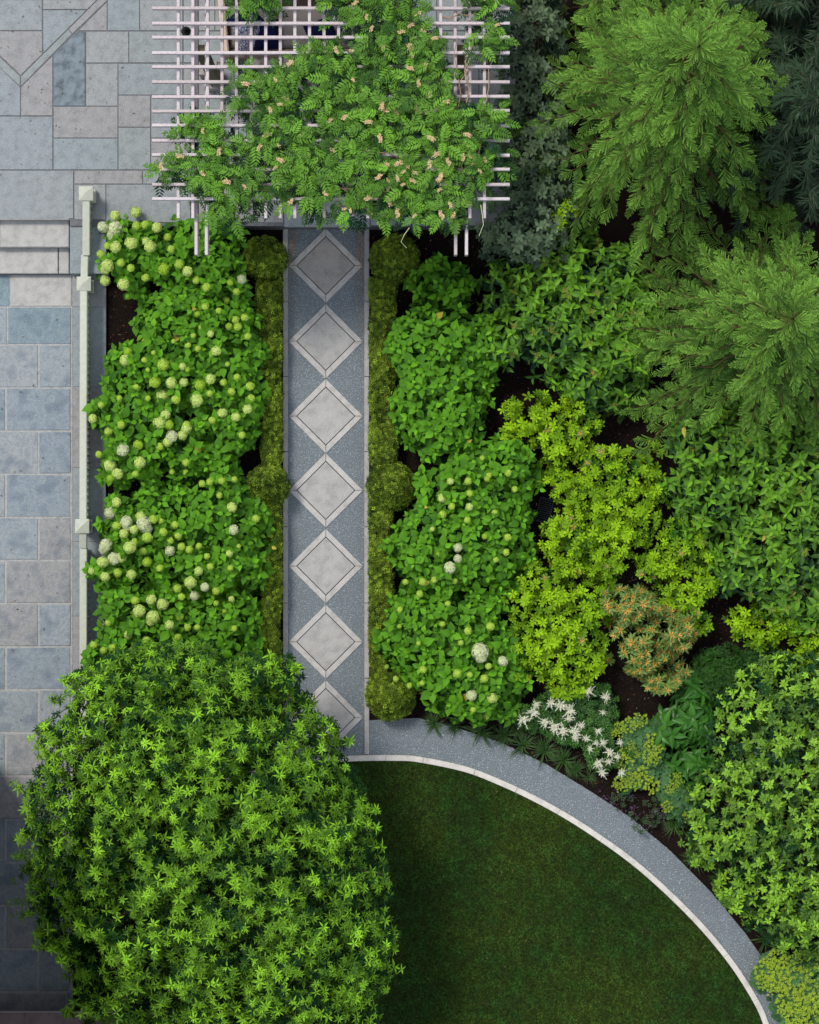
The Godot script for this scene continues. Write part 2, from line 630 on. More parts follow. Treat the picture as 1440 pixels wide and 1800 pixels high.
func floret_head(n: int, petal: float, seedling: int) -> ArrayMesh:
	var st := begin()
	for i in n:
		var y := 1.0 - 1.55 * (i + 0.5) / n
		var r := sqrt(maxf(0.0, 1.0 - y * y))
		var a := i * 2.39996 + R(-0.2, 0.2)
		var d := Vector3(cos(a) * r, y, sin(a) * r)
		var b := frame(d + Vector3(R(-0.2, 0.2), R(-0.2, 0.2), R(-0.2, 0.2)), R(0, TAU))
		var o := d * R(0.9, 1.06)
		o.y *= 0.82
		var c := R(0.82, 1.1)
		for k in 4:
			var t := TAU * k / 4
			var u := Vector3(cos(t), 0, sin(t))
			var v := Vector3(-sin(t), 0, cos(t))
			tri_c(st, o, o + b * (u * petal * 0.6 + v * petal * 0.42 + Vector3(0, 0.03, 0)), o + b * (u * petal), d, grey(c))
			tri_c(st, o, o + b * (u * petal), o + b * (u * petal * 0.6 - v * petal * 0.42 + Vector3(0, 0.03, 0)), d, grey(c * 0.95))
	# the green heart between the florets
	var ico := SphereMesh.new()
	ico.radius = 0.84
	ico.height = 1.4
	ico.radial_segments = 10
	ico.rings = 6
	var arr := ico.get_mesh_arrays()
	var vs: PackedVector3Array = arr[Mesh.ARRAY_VERTEX]
	var ns: PackedVector3Array = arr[Mesh.ARRAY_NORMAL]
	for k in arr[Mesh.ARRAY_INDEX]:
		st.set_normal(ns[k])
		st.set_color(Color(0.7, 0.8, 0.55))
		st.set_uv(Vector2.ZERO)
		st.add_vertex(vs[k])
	return st.commit()

func tri_c(st: SurfaceTool, a: Vector3, b: Vector3, c: Vector3, n: Vector3, col: Color) -> void:
	var w := (c - a).cross(b - a)
	var pts := [a, b, c] if w.dot(n) > 0 else [a, c, b]
	w = w.normalized() * (1.0 if w.dot(n) > 0 else -1.0)
	for p in pts:
		st.set_normal(w)
		st.set_color(col)
		st.set_uv(Vector2(p.x, p.z))
		st.add_vertex(p)

func plume() -> ArrayMesh:
	var st := begin()
	for k in 13:
		var az := TAU * k / 13 + R(-0.3, 0.3)
		var el := R(0.0, 1.1)
		var l := R(0.5, 1.0)
		var b := aim(az, el)
		for i in 9:
			var s := (i + 0.6) / 9.0
			var o := b * Vector3(0, 0, s * l)
			for m in 3:
				var d := aim(R(0, TAU), R(-0.3, 0.9)) * Vector3(0, 0, 0.24 * (1.1 - s))
				tri_c(st, o - Vector3(0.03, 0, 0), o + d, o + Vector3(0.03, 0, 0.03), Vector3.UP, grey(R(0.85, 1.1)))
	return st.commit()

func froth() -> ArrayMesh:
	var st := begin()
	for k in 44:
		var o := Vector3(R(-1, 1), R(-0.2, 0.35), R(-1, 1))
		if Vector2(o.x, o.z).length() > 1.0:
			continue
		for m in 4:
			var a := TAU * m / 4 + R(0, 0.6)
			var u := Vector3(cos(a), R(-0.2, 0.5), sin(a)) * 0.115
			var v := Vector3(-sin(a), 0, cos(a)) * 0.06
			tri_c(st, o, o + u + v, o + u - v, Vector3.UP, grey(R(0.6, 1.25)))
	return st.commit()

func blossom() -> ArrayMesh:
	var st := begin()
	for k in 22:
		var s := k / 22.0
		var o := Vector3(R(-0.2, 0.2), 0.15 + R(-0.12, 0.12), s - 0.5)
		var a := R(0, TAU)
		var u := Vector3(cos(a), R(0.0, 0.9), sin(a)) * 0.2
		var v := Vector3(-sin(a), 0.2, cos(a)) * 0.12
		tri_c(st, o, o + u + v, o + u - v, Vector3.UP, grey(R(0.8, 1.1)))
		tri_c(st, o, o - u * 0.8 + v, o - u * 0.8 - v, Vector3.UP, grey(R(0.75, 1.0)))
	return st.commit()

func strap_tuft(n: int, w: float, curl: float) -> ArrayMesh:
	var st := begin()
	for k in n:
		var az := R(0, TAU)
		var l := R(0.6, 1.0)
		blade(st, Transform3D(aim(az, R(0.15, 0.95)).scaled(Vector3.ONE * l), Vector3(R(-0.06, 0.06), 0, R(-0.06, 0.06))), w, 0.55, 0.3, curl, grey(R(0.75, 1.15)), 1.1, 4)
	return st.commit()

func needle_star(n: int, w: float) -> ArrayMesh:
	var st := begin()
	for k in n:
		var az := PI * 0.5 + R(-1.3, 1.3)
		var l := R(0.55, 1.0)
		blade(st, Transform3D(aim(az, R(-0.2, 0.5)).scaled(Vector3.ONE * l), Vector3(R(-0.1, 0.1), 0, R(-0.1, 0.3))), w, 0.55, -0.4, 0.08, grey(R(0.7, 1.15)), 1.15, 3)
	return st.commit()

func grass_tuft() -> ArrayMesh:
	var st := begin()
	for k in 9:
		var az := R(0, TAU)
		var d := aim(az, R(0.5, 1.35)) * Vector3(0, 0, R(0.6, 1.0))
		var o := Vector3(R(-0.35, 0.35), 0, R(-0.35, 0.35))
		var v := Vector3(-sin(az), 0, cos(az)) * 0.06
		tri_c(st, o - v, o + d, o + v, Vector3(cos(az), 1.4, sin(az)) * 1.0, grey(R(0.75, 1.2)))
	return st.commit()

func pebble(sd: int) -> ArrayMesh:
	var st := begin()
	var v := []
	for k in 6:
		var d: Vector3 = [Vector3.UP, Vector3.DOWN, Vector3.LEFT, Vector3.RIGHT, Vector3.FORWARD, Vector3.BACK][k]
		v.append(d * R(0.6, 1.1) * Vector3(1, 0.6, 1) + Vector3(R(-0.15, 0.15), 0, R(-0.15, 0.15)))
	for f in [[0, 2, 4], [0, 4, 3], [0, 3, 5], [0, 5, 2], [1, 2, 4], [1, 4, 3], [1, 3, 5], [1, 5, 2]]:
		tri_c(st, v[f[0]], v[f[1]], v[f[2]], v[f[0]] + v[f[1]] + v[f[2]], Color.WHITE)
	return st.commit()

func chip() -> ArrayMesh:
	var st := begin()
	tri_c(st, Vector3(-1, 0, -0.2), Vector3(0.9, 0.15, -0.3), Vector3(1, 0.1, 0.25), Vector3.UP, Color.WHITE)
	tri_c(st, Vector3(-1, 0, -0.2), Vector3(1, 0.1, 0.25), Vector3(-0.8, 0.2, 0.3), Vector3.UP, grey(0.8))
	return st.commit()

func pick(a: Array):
	return a[rng.randi() % a.size()]

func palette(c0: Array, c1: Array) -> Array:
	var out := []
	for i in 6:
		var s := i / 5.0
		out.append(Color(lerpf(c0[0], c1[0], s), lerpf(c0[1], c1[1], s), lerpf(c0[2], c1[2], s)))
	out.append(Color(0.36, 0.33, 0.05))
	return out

func make_species() -> void:
	var l := []
	for k in 3:
		var st := begin()
		blade(st, Transform3D(), R(0.62, 0.74), 0.72, R(0.12, 0.3), R(0.1, 0.25), Color.WHITE, 1.3, 6)
		l.append(st.commit())
	species("hydrangea", "leaf", l, palette([0.105, 0.3, 0.013], [0.009, 0.05, 0.009]), 0.6, 0.3, 0.25)
	l = []
	for k in 3:
		var st := begin()
		blade(st, Transform3D(), R(0.38, 0.5), 0.75, R(0.25, 0.45), R(0.15, 0.35), Color.WHITE, 1.25, 6)
		l.append(st.commit())
	species("dogwood", "leaf", l, palette([0.12, 0.29, 0.015], [0.01, 0.045, 0.016]), 0.5, 0.28, 0.3)
	species("hosta", "leaf", [l[0]], palette([0.05, 0.17, 0.02], [0.02, 0.09, 0.015]), 0.35, 0.4)
	species("azalea", "leaf_rosette", [rosette(7, 0.08, 0.44, 0.35, 1.35, 0.25, 0.12), rosette(6, 0.085, 0.46, 0.25, 1.35, 0.2, 0.15), rosette(6, 0.08, 0.44, 0.5, 1.25, 0.25, 0.1)], palette([0.26, 0.47, 0.01], [0.026, 0.095, 0.007]), 0.6, 0.3, 0.22)
	species("rust", "leaf_rosette", [heart(1.0), heart(0.85), heart(0.5)], [Color(1, 1, 1), Color(0.9, 0.95, 0.9), Color(0.8, 0.9, 0.8), Color(0.65, 0.8, 0.7), Color(0.5, 0.6, 0.55), Color(0.45, 0.5, 0.45)], 0.55, 0.25, 0.25)
	species("willowy", "leaf_spray", [rosette(5, 0.12, 0.27, 0.8, 0.75, 0.3, 0.25, 2, 4), rosette(3, 0.13, 0.26, 0.6, 0.75, 0.3, 0.3, 2, 4), rosette(3, 0.095, 0.3, 0.9, 0.75, 0.3, 0.2, 2, 4), rosette(6, 0.1, 0.27, 0.45, 0.75, 0.3, 0.3, 2, 4), rosette(4, 0.11, 0.28, 0.4, 0.75, 0.3, 0.2, 2, 4)], palette([0.26, 0.55, 0.028], [0.01, 0.05, 0.009]), 0.5, 0.28, 0.25)
	species("glossy", "leaf_spray", [rosette(5, 0.09, 0.42, 0.55, 0.9, 0.2, 0.2, 2, 4, 1.4), rosette(4, 0.09, 0.44, 0.4, 0.9, 0.2, 0.25, 2, 4, 1.4), rosette(3, 0.1, 0.42, 0.8, 0.9, 0.2, 0.2, 2, 4, 1.4)], palette([0.23, 0.46, 0.03], [0.008, 0.046, 0.009]), 0.42, 0.22, 0.3)
	species("shade", "leaf_spray", [rosette(5, 0.085, 0.55, 0.3, 0.85, 0.15, 0.1), rosette(4, 0.09, 0.5, 0.2, 0.85, 0.15, 0.1)], palette([0.11, 0.17, 0.085], [0.01, 0.03, 0.014]), 0.45, 0.15)
	species("box", "leaf_tuft", [rosette(5, 0.024, 0.55, 0.7, 0.9, 0.1, 0.1, 2, 2, 1.0), rosette(4, 0.026, 0.55, 0.4, 0.9, 0.1, 0.1, 2, 2, 1.0)], palette([0.165, 0.25, 0.022], [0.01, 0.03, 0.006]), 0.6, 0.15, 0.2)
	species("moss", "leaf_tuft", [strap_tuft(14, 0.12, 0.3)], palette([0.035, 0.12, 0.014], [0.015, 0.055, 0.01]), 0.5, 0.3)
	species("wisteria", "leaf", [compound_leaf(), compound_leaf(), compound_leaf()], palette([0.13, 0.31, 0.03], [0.009, 0.042, 0.016]), 0.5, 0.28, 0.25)
	species("hemlock", "spray", [needle_spray(20, 0.42, 0.042, 0.022, 0.009), needle_spray(17, 0.36, 0.042, 0.022, 0.009), needle_spray(15, 0.5, 0.045, 0.022, 0.009)], palette([0.24, 0.5, 0.07], [0.01, 0.05, 0.015]), 0.6, 0.2, 0.2)
	species("yew", "spray", [needle_star(16, 0.14), needle_star(12, 0.15)], palette([0.024, 0.058, 0.024], [0.005, 0.013, 0.006]), 0.5, 0.1)
	species("liriope", "leaf_tuft", [strap_tuft(38, 0.055, 0.55), strap_tuft(32, 0.06, 0.6)], palette([0.06, 0.14, 0.02], [0.02, 0.06, 0.012]), 0.45, 0.3)
	species("fern", "leaf_spray", [rosette(6, 0.06, 0.4, 0.3, 0.8, 0.2, 0.2, 2, 3), rosette(5, 0.06, 0.35, 0.4, 0.8, 0.2, 0.2, 2, 3)], palette([0.05, 0.15, 0.02], [0.016, 0.06, 0.012]), 0.45, 0.35)
	species("mantle", "leaf", [rosette(7, 0.06, 0.85, 0.1, 1.1, 0.1, 0.05, 1, 3, 1.1)], palette([0.055, 0.15, 0.045], [0.03, 0.09, 0.03]), 0.6, 0.3)
	species("froth", "flower_spray", [froth(), froth()], palette([0.32, 0.46, 0.025], [0.17, 0.28, 0.02]), 0.6, 0.4)
	species("catmint", "leaf_spray", [rosette(6, 0.04, 0.35, 0.8, 0.8, 0.2, 0.2, 2, 3)], palette([0.05, 0.1, 0.035], [0.02, 0.05, 0.02]), 0.6, 0.2)

func make_materials() -> void:
	var cloud := noise_tex(1024, 0.009, 6, ramp([[0.15, grey(0.87)], [0.5, grey(0.96)], [0.85, grey(1.0)]]), 3, 25.0)
	var swirl := noise_tex(1024, 0.005, 6, ramp([[0.1, Color(0.74, 0.79, 0.84)], [0.4, Color(0.9, 0.92, 0.94)], [0.55, grey(1.0)], [0.64, Color(0.86, 0.89, 0.92)], [0.75, grey(0.97)], [0.9, grey(1.0)]]), 8, 70.0)
	var mottle := noise_tex(1024, 0.09, 4, ramp([[0.2, Color(0.5, 0.52, 0.56, 0.22)], [0.5, Color(0.7, 0.7, 0.72, 0.04)], [0.8, Color(1, 1, 1, 0.22)]]), 5)
	var blotch := noise_tex(1024, 0.008, 5, ramp([[0.15, Color(0.12, 0.15, 0.18, 0.55)], [0.45, Color(0.2, 0.24, 0.28, 0.22)], [0.75, Color(0.4, 0.45, 0.5, 0.0)]]), 21, 20.0)
	var rough_n := bump_tex(512, 0.05, 4, 6, 3.0)
	M.flags = []
	for c in [Color(0.51, 0.55, 0.575), Color(0.52, 0.55, 0.57), Color(0.5, 0.55, 0.575), Color(0.54, 0.543, 0.555), Color(0.515, 0.55, 0.56), Color(0.54, 0.56, 0.575)]:
		M.flags.append(stone(c, cloud, mottle, rough_n, 0.55))
	M.flag_stained = stone(Color(0.48, 0.53, 0.57), cloud, blotch, rough_n, 0.55)
	M.walks = []
	for c in [Color(0.53, 0.57, 0.6), Color(0.49, 0.54, 0.58), Color(0.55, 0.575, 0.595), Color(0.51, 0.55, 0.575), Color(0.545, 0.548, 0.556)]:
		M.walks.append(stone(c, swirl, mottle, rough_n, 0.45))
	M.walk_teal = stone(Color(0.44, 0.52, 0.56), swirl, mottle, rough_n, 0.45)
	M.tread = stone(Color(0.66, 0.66, 0.655), cloud, mottle, rough_n, 0.5)
	M.panel = stone(Color(0.65, 0.648, 0.645), cloud, mottle, rough_n, 0.4)
	M.panel_old = stone(Color(0.6, 0.585, 0.57), cloud, mottle, rough_n, 0.4)
	M.frame = stone(Color(0.71, 0.705, 0.7), cloud, mottle, rough_n, 0.5)
	M.kerb = stone(Color(0.8, 0.785, 0.765), cloud, mottle, rough_n, 0.5)
	M.curb = stone(Color(0.66, 0.655, 0.65), cloud, mottle, rough_n, 0.5)
	M.mortar = stone(Color(0.42, 0.43, 0.45), cloud, null, rough_n, 1.0)
	M.mortar_pale = stone(Color(0.64, 0.645, 0.65), cloud, null, rough_n, 1.0)
	M.gravel = plain(Color(0.56, 0.61, 0.65), 0.85, 0.3)
	M.gravel.albedo_texture = noise_tex(1024, 0.22, 3, ramp([[0.2, grey(0.55)], [0.5, grey(0.85)], [0.75, grey(1.0)], [0.9, grey(1.0)]]), 11)
	M.gravel.uv1_scale = Vector3(0.7, 0.7, 1)
	M.gravel.normal_enabled = true
	M.gravel.normal_texture = bump_tex(1024, 0.2, 2, 12, 6.0)
	M.soil = plain(Color(0.16, 0.125, 0.11), 0.95, 0.2)
	M.soil.albedo_texture = noise_tex(1024, 0.08, 4, ramp([[0.2, grey(0.5)], [0.55, grey(0.9)], [0.85, grey(1.0)]]), 14)
	M.soil.normal_enabled = true
	M.soil.normal_texture = bump_tex(1024, 0.12, 3, 15, 8.0)
	M.turf = plain(lin(0.02, 0.035, 0.01), 0.95, 0.2)
	M.rail = plain(Color(0.72, 0.74, 0.69), 0.5, 0.4)
	M.rail.albedo_texture = noise_tex(512, 0.02, 4, ramp([[0.1, grey(0.95)], [0.7, grey(1.0)]]), 17)
	M.wood = plain(Color(0.78, 0.75, 0.77), 0.7, 0.3)
	M.wood.albedo_texture = noise_tex(1024, 0.03, 5, ramp([[0.15, Color(0.7, 0.66, 0.66)], [0.35, Color(0.92, 0.9, 0.9)], [0.6, grey(1.0)], [0.85, Color(0.95, 0.91, 0.91)]]), 19)
	M.wood.uv1_scale = Vector3(0.5, 4.0, 1)
	M.woods = [M.wood]
	for k in 2:
		var w: StandardMaterial3D = M.wood.duplicate()
		w.albedo_color = [Color(0.74, 0.71, 0.72), Color(0.8, 0.78, 0.8)][k]
		M.woods.append(w)
	M.woods_along = []
	for k in 3:
		var w: StandardMaterial3D = M.woods[k].duplicate()
		w.uv1_scale = Vector3(4.0, 0.5, 1)
		M.woods_along.append(w)
	M.post = plain(Color(0.42, 0.4, 0.33), 0.7, 0.3)
	M.twig = plain(Color(0.3, 0.24, 0.17), 0.85, 0.2)
	M.bark = plain(Color(0.25, 0.22, 0.19), 0.9, 0.2)
	M.bark.normal_enabled = true
	M.bark.normal_texture = rough_n
	M.vine = plain(Color(0.62, 0.52, 0.44), 0.8, 0.2)
	M.copper = plain(Color(0.53, 0.45, 0.465), 0.42, 0.5, 0.35)
	M.copper.albedo_texture = noise_tex(1024, 0.008, 5, ramp([[0.1, grey(0.85)], [0.5, grey(0.95)], [0.8, grey(1.0)]]), 23)
	M.copper.uv1_scale = Vector3(0.3, 0.5, 1)
	M.seam = plain(Color(0.62, 0.62, 0.64), 0.4, 0.5)
	M.stucco = plain(Color(0.42, 0.39, 0.36), 0.85, 0.3)
	M.navy = plain(Color(0.07, 0.09, 0.22), 0.9, 0.2)
	M.weave = plain(Color(0.8, 0.8, 0.86), 0.9, 0.2)
	M.weave.albedo_texture = noise_tex(256, 0.05, 1, ramp([[0.0, Color(0.16, 0.18, 0.36)], [0.47, Color(0.16, 0.18, 0.36)], [0.53, grey(0.9)], [1.0, grey(0.9)]]), 31, 40.0)
	M.weave.uv1_scale = Vector3(4, 4, 1)
	M.cushion = plain(Color(0.47, 0.45, 0.45), 0.9, 0.2)
	M.cushion_tan = plain(Color(0.56, 0.49, 0.46), 0.9, 0.2)
	M.cream = plain(Color(0.8, 0.72, 0.66), 0.85, 0.2)
	M.iron = plain(Color(0.09, 0.08, 0.08), 0.5, 0.5, 0.5)
	M.grate = plain(Color(0.14, 0.18, 0.21), 0.5, 0.5, 0.4)
	M.limestone = stone(Color(0.66, 0.63, 0.62), cloud, blotch, rough_n, 1.2)
	M.white_copy = leaf_mat(Color.WHITE, 0.8, 0.1, 0.2)
	M.bloom = []
	for c in [Color(0.42, 0.62, 0.085), Color(0.55, 0.7, 0.2), Color(0.33, 0.53, 0.05)]:
		M.bloom.append(leaf_mat(c, 0.65, 0.3, 0.2))
	M.bloom_pale = leaf_mat(Color(0.6, 0.66, 0.4), 0.65, 0.3, 0.2)
	M.seed = leaf_mat(Color(0.27, 0.25, 0.06), 0.8, 0.1, 0.2)
	M.bloom_white = leaf_mat(Color(0.74, 0.75, 0.62), 0.7, 0.4, 0.2)
	M.peach = leaf_mat(Color(0.66, 0.5, 0.28), 0.7, 0.3, 0.2)
	M.purple = leaf_mat(Color(0.26, 0.15, 0.34), 0.7, 0.3, 0.2)
	M.litter = leaf_mat(Color(0.42, 0.16, 0.07), 0.8, 0.2, 0.2)

# ---------------------------------------------------------------- the hard landscape
const TER := 0.45
func flagstones() -> void:
	var ter := struct("terrace", slab(PackedVector2Array([Q(-140, -150, TER), Q(912, -150, TER), Q(912, 397, TER), Q(123, 397, TER), Q(123, 386, TER), Q(-140, 386, TER)]), -0.05, TER - 0.012, 0.002), M.mortar, "bluestone terrace laid in large rectangular slabs")
	var list := [
		[-60, 0, 74, 0, 74, 53, -60, 53], [76, 0, 170, 0, 154, 16, 76, 16], [76, 18, 152, 18, 76, 93], [-60, 55, 74, 55, 74, 95, 36.5, 132, 0, 97, -60, 97],
		[37, 134.5, 120, 52, 126.5, 60, 37, 151.5], [121, 51, 172, 0, 189, 0, 127.5, 59], [35.5, 134, 35.5, 151.5, -20, 100, -20, 82],
		[-60, 119, 0, 119, 35.5, 153.5, 35.5, 203, -60, 203], [37, 153.5, 92.5, 99, 92.5, 203, 37, 203], [94.5, 97, 135, 57, 149.5, 57, 149.5, 186, 94.5, 186],
		[139, 53.5, 188, 4, 188, 53.5], [189.5, 0, 245, 0, 245, 53.5, 189.5, 53.5], [246.5, 0, 321, 0, 321, 53.5, 246.5, 53.5],
		[151.5, 55.5, 226, 55.5, 226, 110, 151.5, 110], [227.5, 55.5, 321, 55.5, 321, 110, 227.5, 110], [151.5, 112, 207, 112, 207, 186, 151.5, 186],
		[208.5, 112, 321, 112, 321, 166.5, 208.5, 166.5], [208.5, 168, 264.5, 168, 264.5, 223, 208.5, 223], [94.5, 187.5, 207, 187.5, 207, 242, 94.5, 242],
		[94.5, 243.5, 207, 243.5, 207, 298, 94.5, 298], [208.5, 224.5, 264.5, 224.5, 264.5, 298, 208.5, 298], [-60, 205, 92.5, 205, 92.5, 298, -60, 298],
		[-60, 300, 129, 300, 129, 384, -60, 384], [131, 300, 250, 300, 250, 323, 131, 323], [251.5, 300, 335, 300, 335, 323, 251.5, 323],
		[266, 168, 321, 168, 321, 242, 266, 242], [266, 243.5, 380, 243.5, 380, 298, 266, 298]]
	# the slabs go on under the pergola and past the picture's upper edge
	var xs := [322.5, 378, 434, 508, 582, 638, 694, 768, 842, 910]
	for r in 6:
		var y0: float = -2 + r * 56.5
		for i in 9:
			if r == 5 and i == 0:
				continue
			var j: float = 18.0 if r % 2 else 0.0
			list.append([xs[i] + (j if i else 0.0) + 0.8, y0 + 1, xs[i + 1] + (j if i < 8 else 0.0) - 0.8, y0 + 1, xs[i + 1] + (j if i < 8 else 0.0) - 0.8, y0 + 55.3, xs[i] + (j if i else 0.0) + 0.8, y0 + 55.3])
	for i in 13:
		list.append([-60 + i * 70.0, -70, -60 + i * 70.0 + 68.5, -70, -60 + i * 70.0 + 68.5, -1.8, -60 + i * 70.0, -1.8])
	var n := 0
	for a in list:
		var m: Material = M.flag_stained if n == 9 else M.flags[rng.randi() % 6]
		obj("paving_stone", slab(poly(a, TER), TER - 0.04, TER + R(-0.002, 0.002), 0.004, Vector2(R(0, 9), R(0, 9))), m, ter)
		n += 1
	for a in [[131, 324.5, 186, 324.5, 186, 386, 131, 386], [187, 324.5, 335, 324.5, 335, 391, 187, 391], [336, 324.5, 498, 324.5, 498, 391, 336, 391], [500, 340, 650, 340, 650, 399, 500, 399], [652, 332, 800, 332, 800, 396, 652, 396], [802, 332, 910, 332, 910, 396, 802, 396]]:
		obj("edging_slab", slab(poly(a, TER), TER - 0.05, TER + 0.004, 0.006, Vector2(R(0, 9), R(0, 9))), pick(M.flags), ter)
	# three risers down to the walk
	var steps := struct("steps", slab(PackedVector2Array([Q(-140, 380, 0.3), Q(122, 380, 0.3), Q(122, 482, 0.15), Q(-140, 482, 0.15)]), -0.1, 0.1, 0.002), M.mortar, "pale stone steps down from terrace to lower walk")
	obj("riser_stone", slab(PackedVector2Array([Q(-140, 383, 0.4), Q(122, 383, 0.4), Q(122, 386.8, 0.4), Q(-140, 386.8, 0.4)]), 0.25, TER - 0.006, 0.004), M.tread, steps)
	for a in [[-140, 380, -2, 380, -2, 434, -140, 434, 0.3], [0, 380, 121.5, 380, 121.5, 434.5, 0, 434.5, 0.3], [-140, 428, 102, 428, 102, 481, -140, 481, 0.15], [103.5, 428, 121.5, 428, 121.5, 481, 103.5, 481, 0.15]]:
		var h: float = a.pop_back()
		obj("stone_tread", slab(poly(a, h), h - 0.14, h, 0.012, Vector2(R(0, 9), R(0, 9))), M.tread, steps)
	# the lower walk
	var walk := struct("lower_walk", slab(poly([-160, 470, 128, 470, 128, 1850, -160, 1850]), -0.1, 0.012, 0.002), M.mortar_pale, "lower walk of bluestone slabs set in pale mortar")
	obj("paving_stone", slab(poly([-80, 482, 17, 482, 17, 538.5, -80, 538.5]), 0.0, 0.02, 0.006, Vector2(3, 4)), M.walk_teal, walk)
	obj("paving_stone", slab(poly([20, 482, 126, 482, 126, 538.5, 20, 538.5]), 0.0, 0.024, 0.008, Vector2(6, 1)), M.tread, walk)
	obj("paving_stone", slab(poly([-80, 541, 12, 541, 12, 605, -80, 605]), 0.0, 0.02, 0.006, Vector2(5, 2)), M.walks[0], walk)
	obj("paving_stone", slab(poly([15, 541, 125, 541, 125, 604.5, 15, 604.5]), 0.0, 0.021, 0.008, Vector2(1, 8)), M.walk_teal, walk)
	for r in 16:
		var y0 := 607.5 + r * 75.75
		var y1 := y0 + 73.8
		var cols := [[-80, -52], [-50, 67.5], [69.5, 125]] if r % 2 == 0 else [[-80, 9.5], [12, 124.5]]
		if r == 15:
			cols = [[-80, -5], [-3, 117], [119, 125]]
			y1 = y0 + 33
		for c in cols:
			var w := 1.0
			obj("paving_stone", slab(poly([c[0], y0 + R(-w, w), c[1], y0 + R(-w, w), c[1] + R(-w, w) * 0.6, y1 + R(-w, w) * 0.6, c[0] + R(-w, w) * 0.6, y1]), 0.0, R(0.017, 0.024), 0.014, Vector2(R(0, 9), R(0, 9)), Vector2(R(-0.003, 0.003), R(-0.003, 0.003))), pick(M.walks), walk)
	# kerb wall along the walk, with the cheek of the steps at its upper end
	var cope := struct("garden_wall", slab(poly([128, 482, 186, 482, 186, 1330, 128, 1330], 0.06), -0.1, 0.045, 0.002), M.mortar_pale, "low wall with bluestone coping beside lower walk")
	for a in [[128, 483, 186.5, 539], [128, 540.5, 186.5, 680], [128, 681.5, 186.5, 822], [128, 823.5, 186, 952], [128, 953.5, 185, 1083], [128, 1084.5, 184, 1210], [128, 1211.5, 184, 1330]]:
		obj("coping_stone", slab(poly([a[0], a[1], a[2], a[1], a[2], a[3], a[0], a[3]], 0.06), 0.02, 0.06, 0.006, Vector2(R(0, 9), R(0, 9))), pick(M.flags), cope)
	obj("cheek_stone", slab(poly([123, 386, 187, 386, 187, 481, 123, 481], 0.4), -0.05, 0.4, 0.008, Vector2(2, 7)), M.flags[2], cope)

func diamond(cx: float, cy: float, r: float) -> Array:
	return [cx, cy - r, cx + r, cy, cx, cy + r, cx - r, cy]

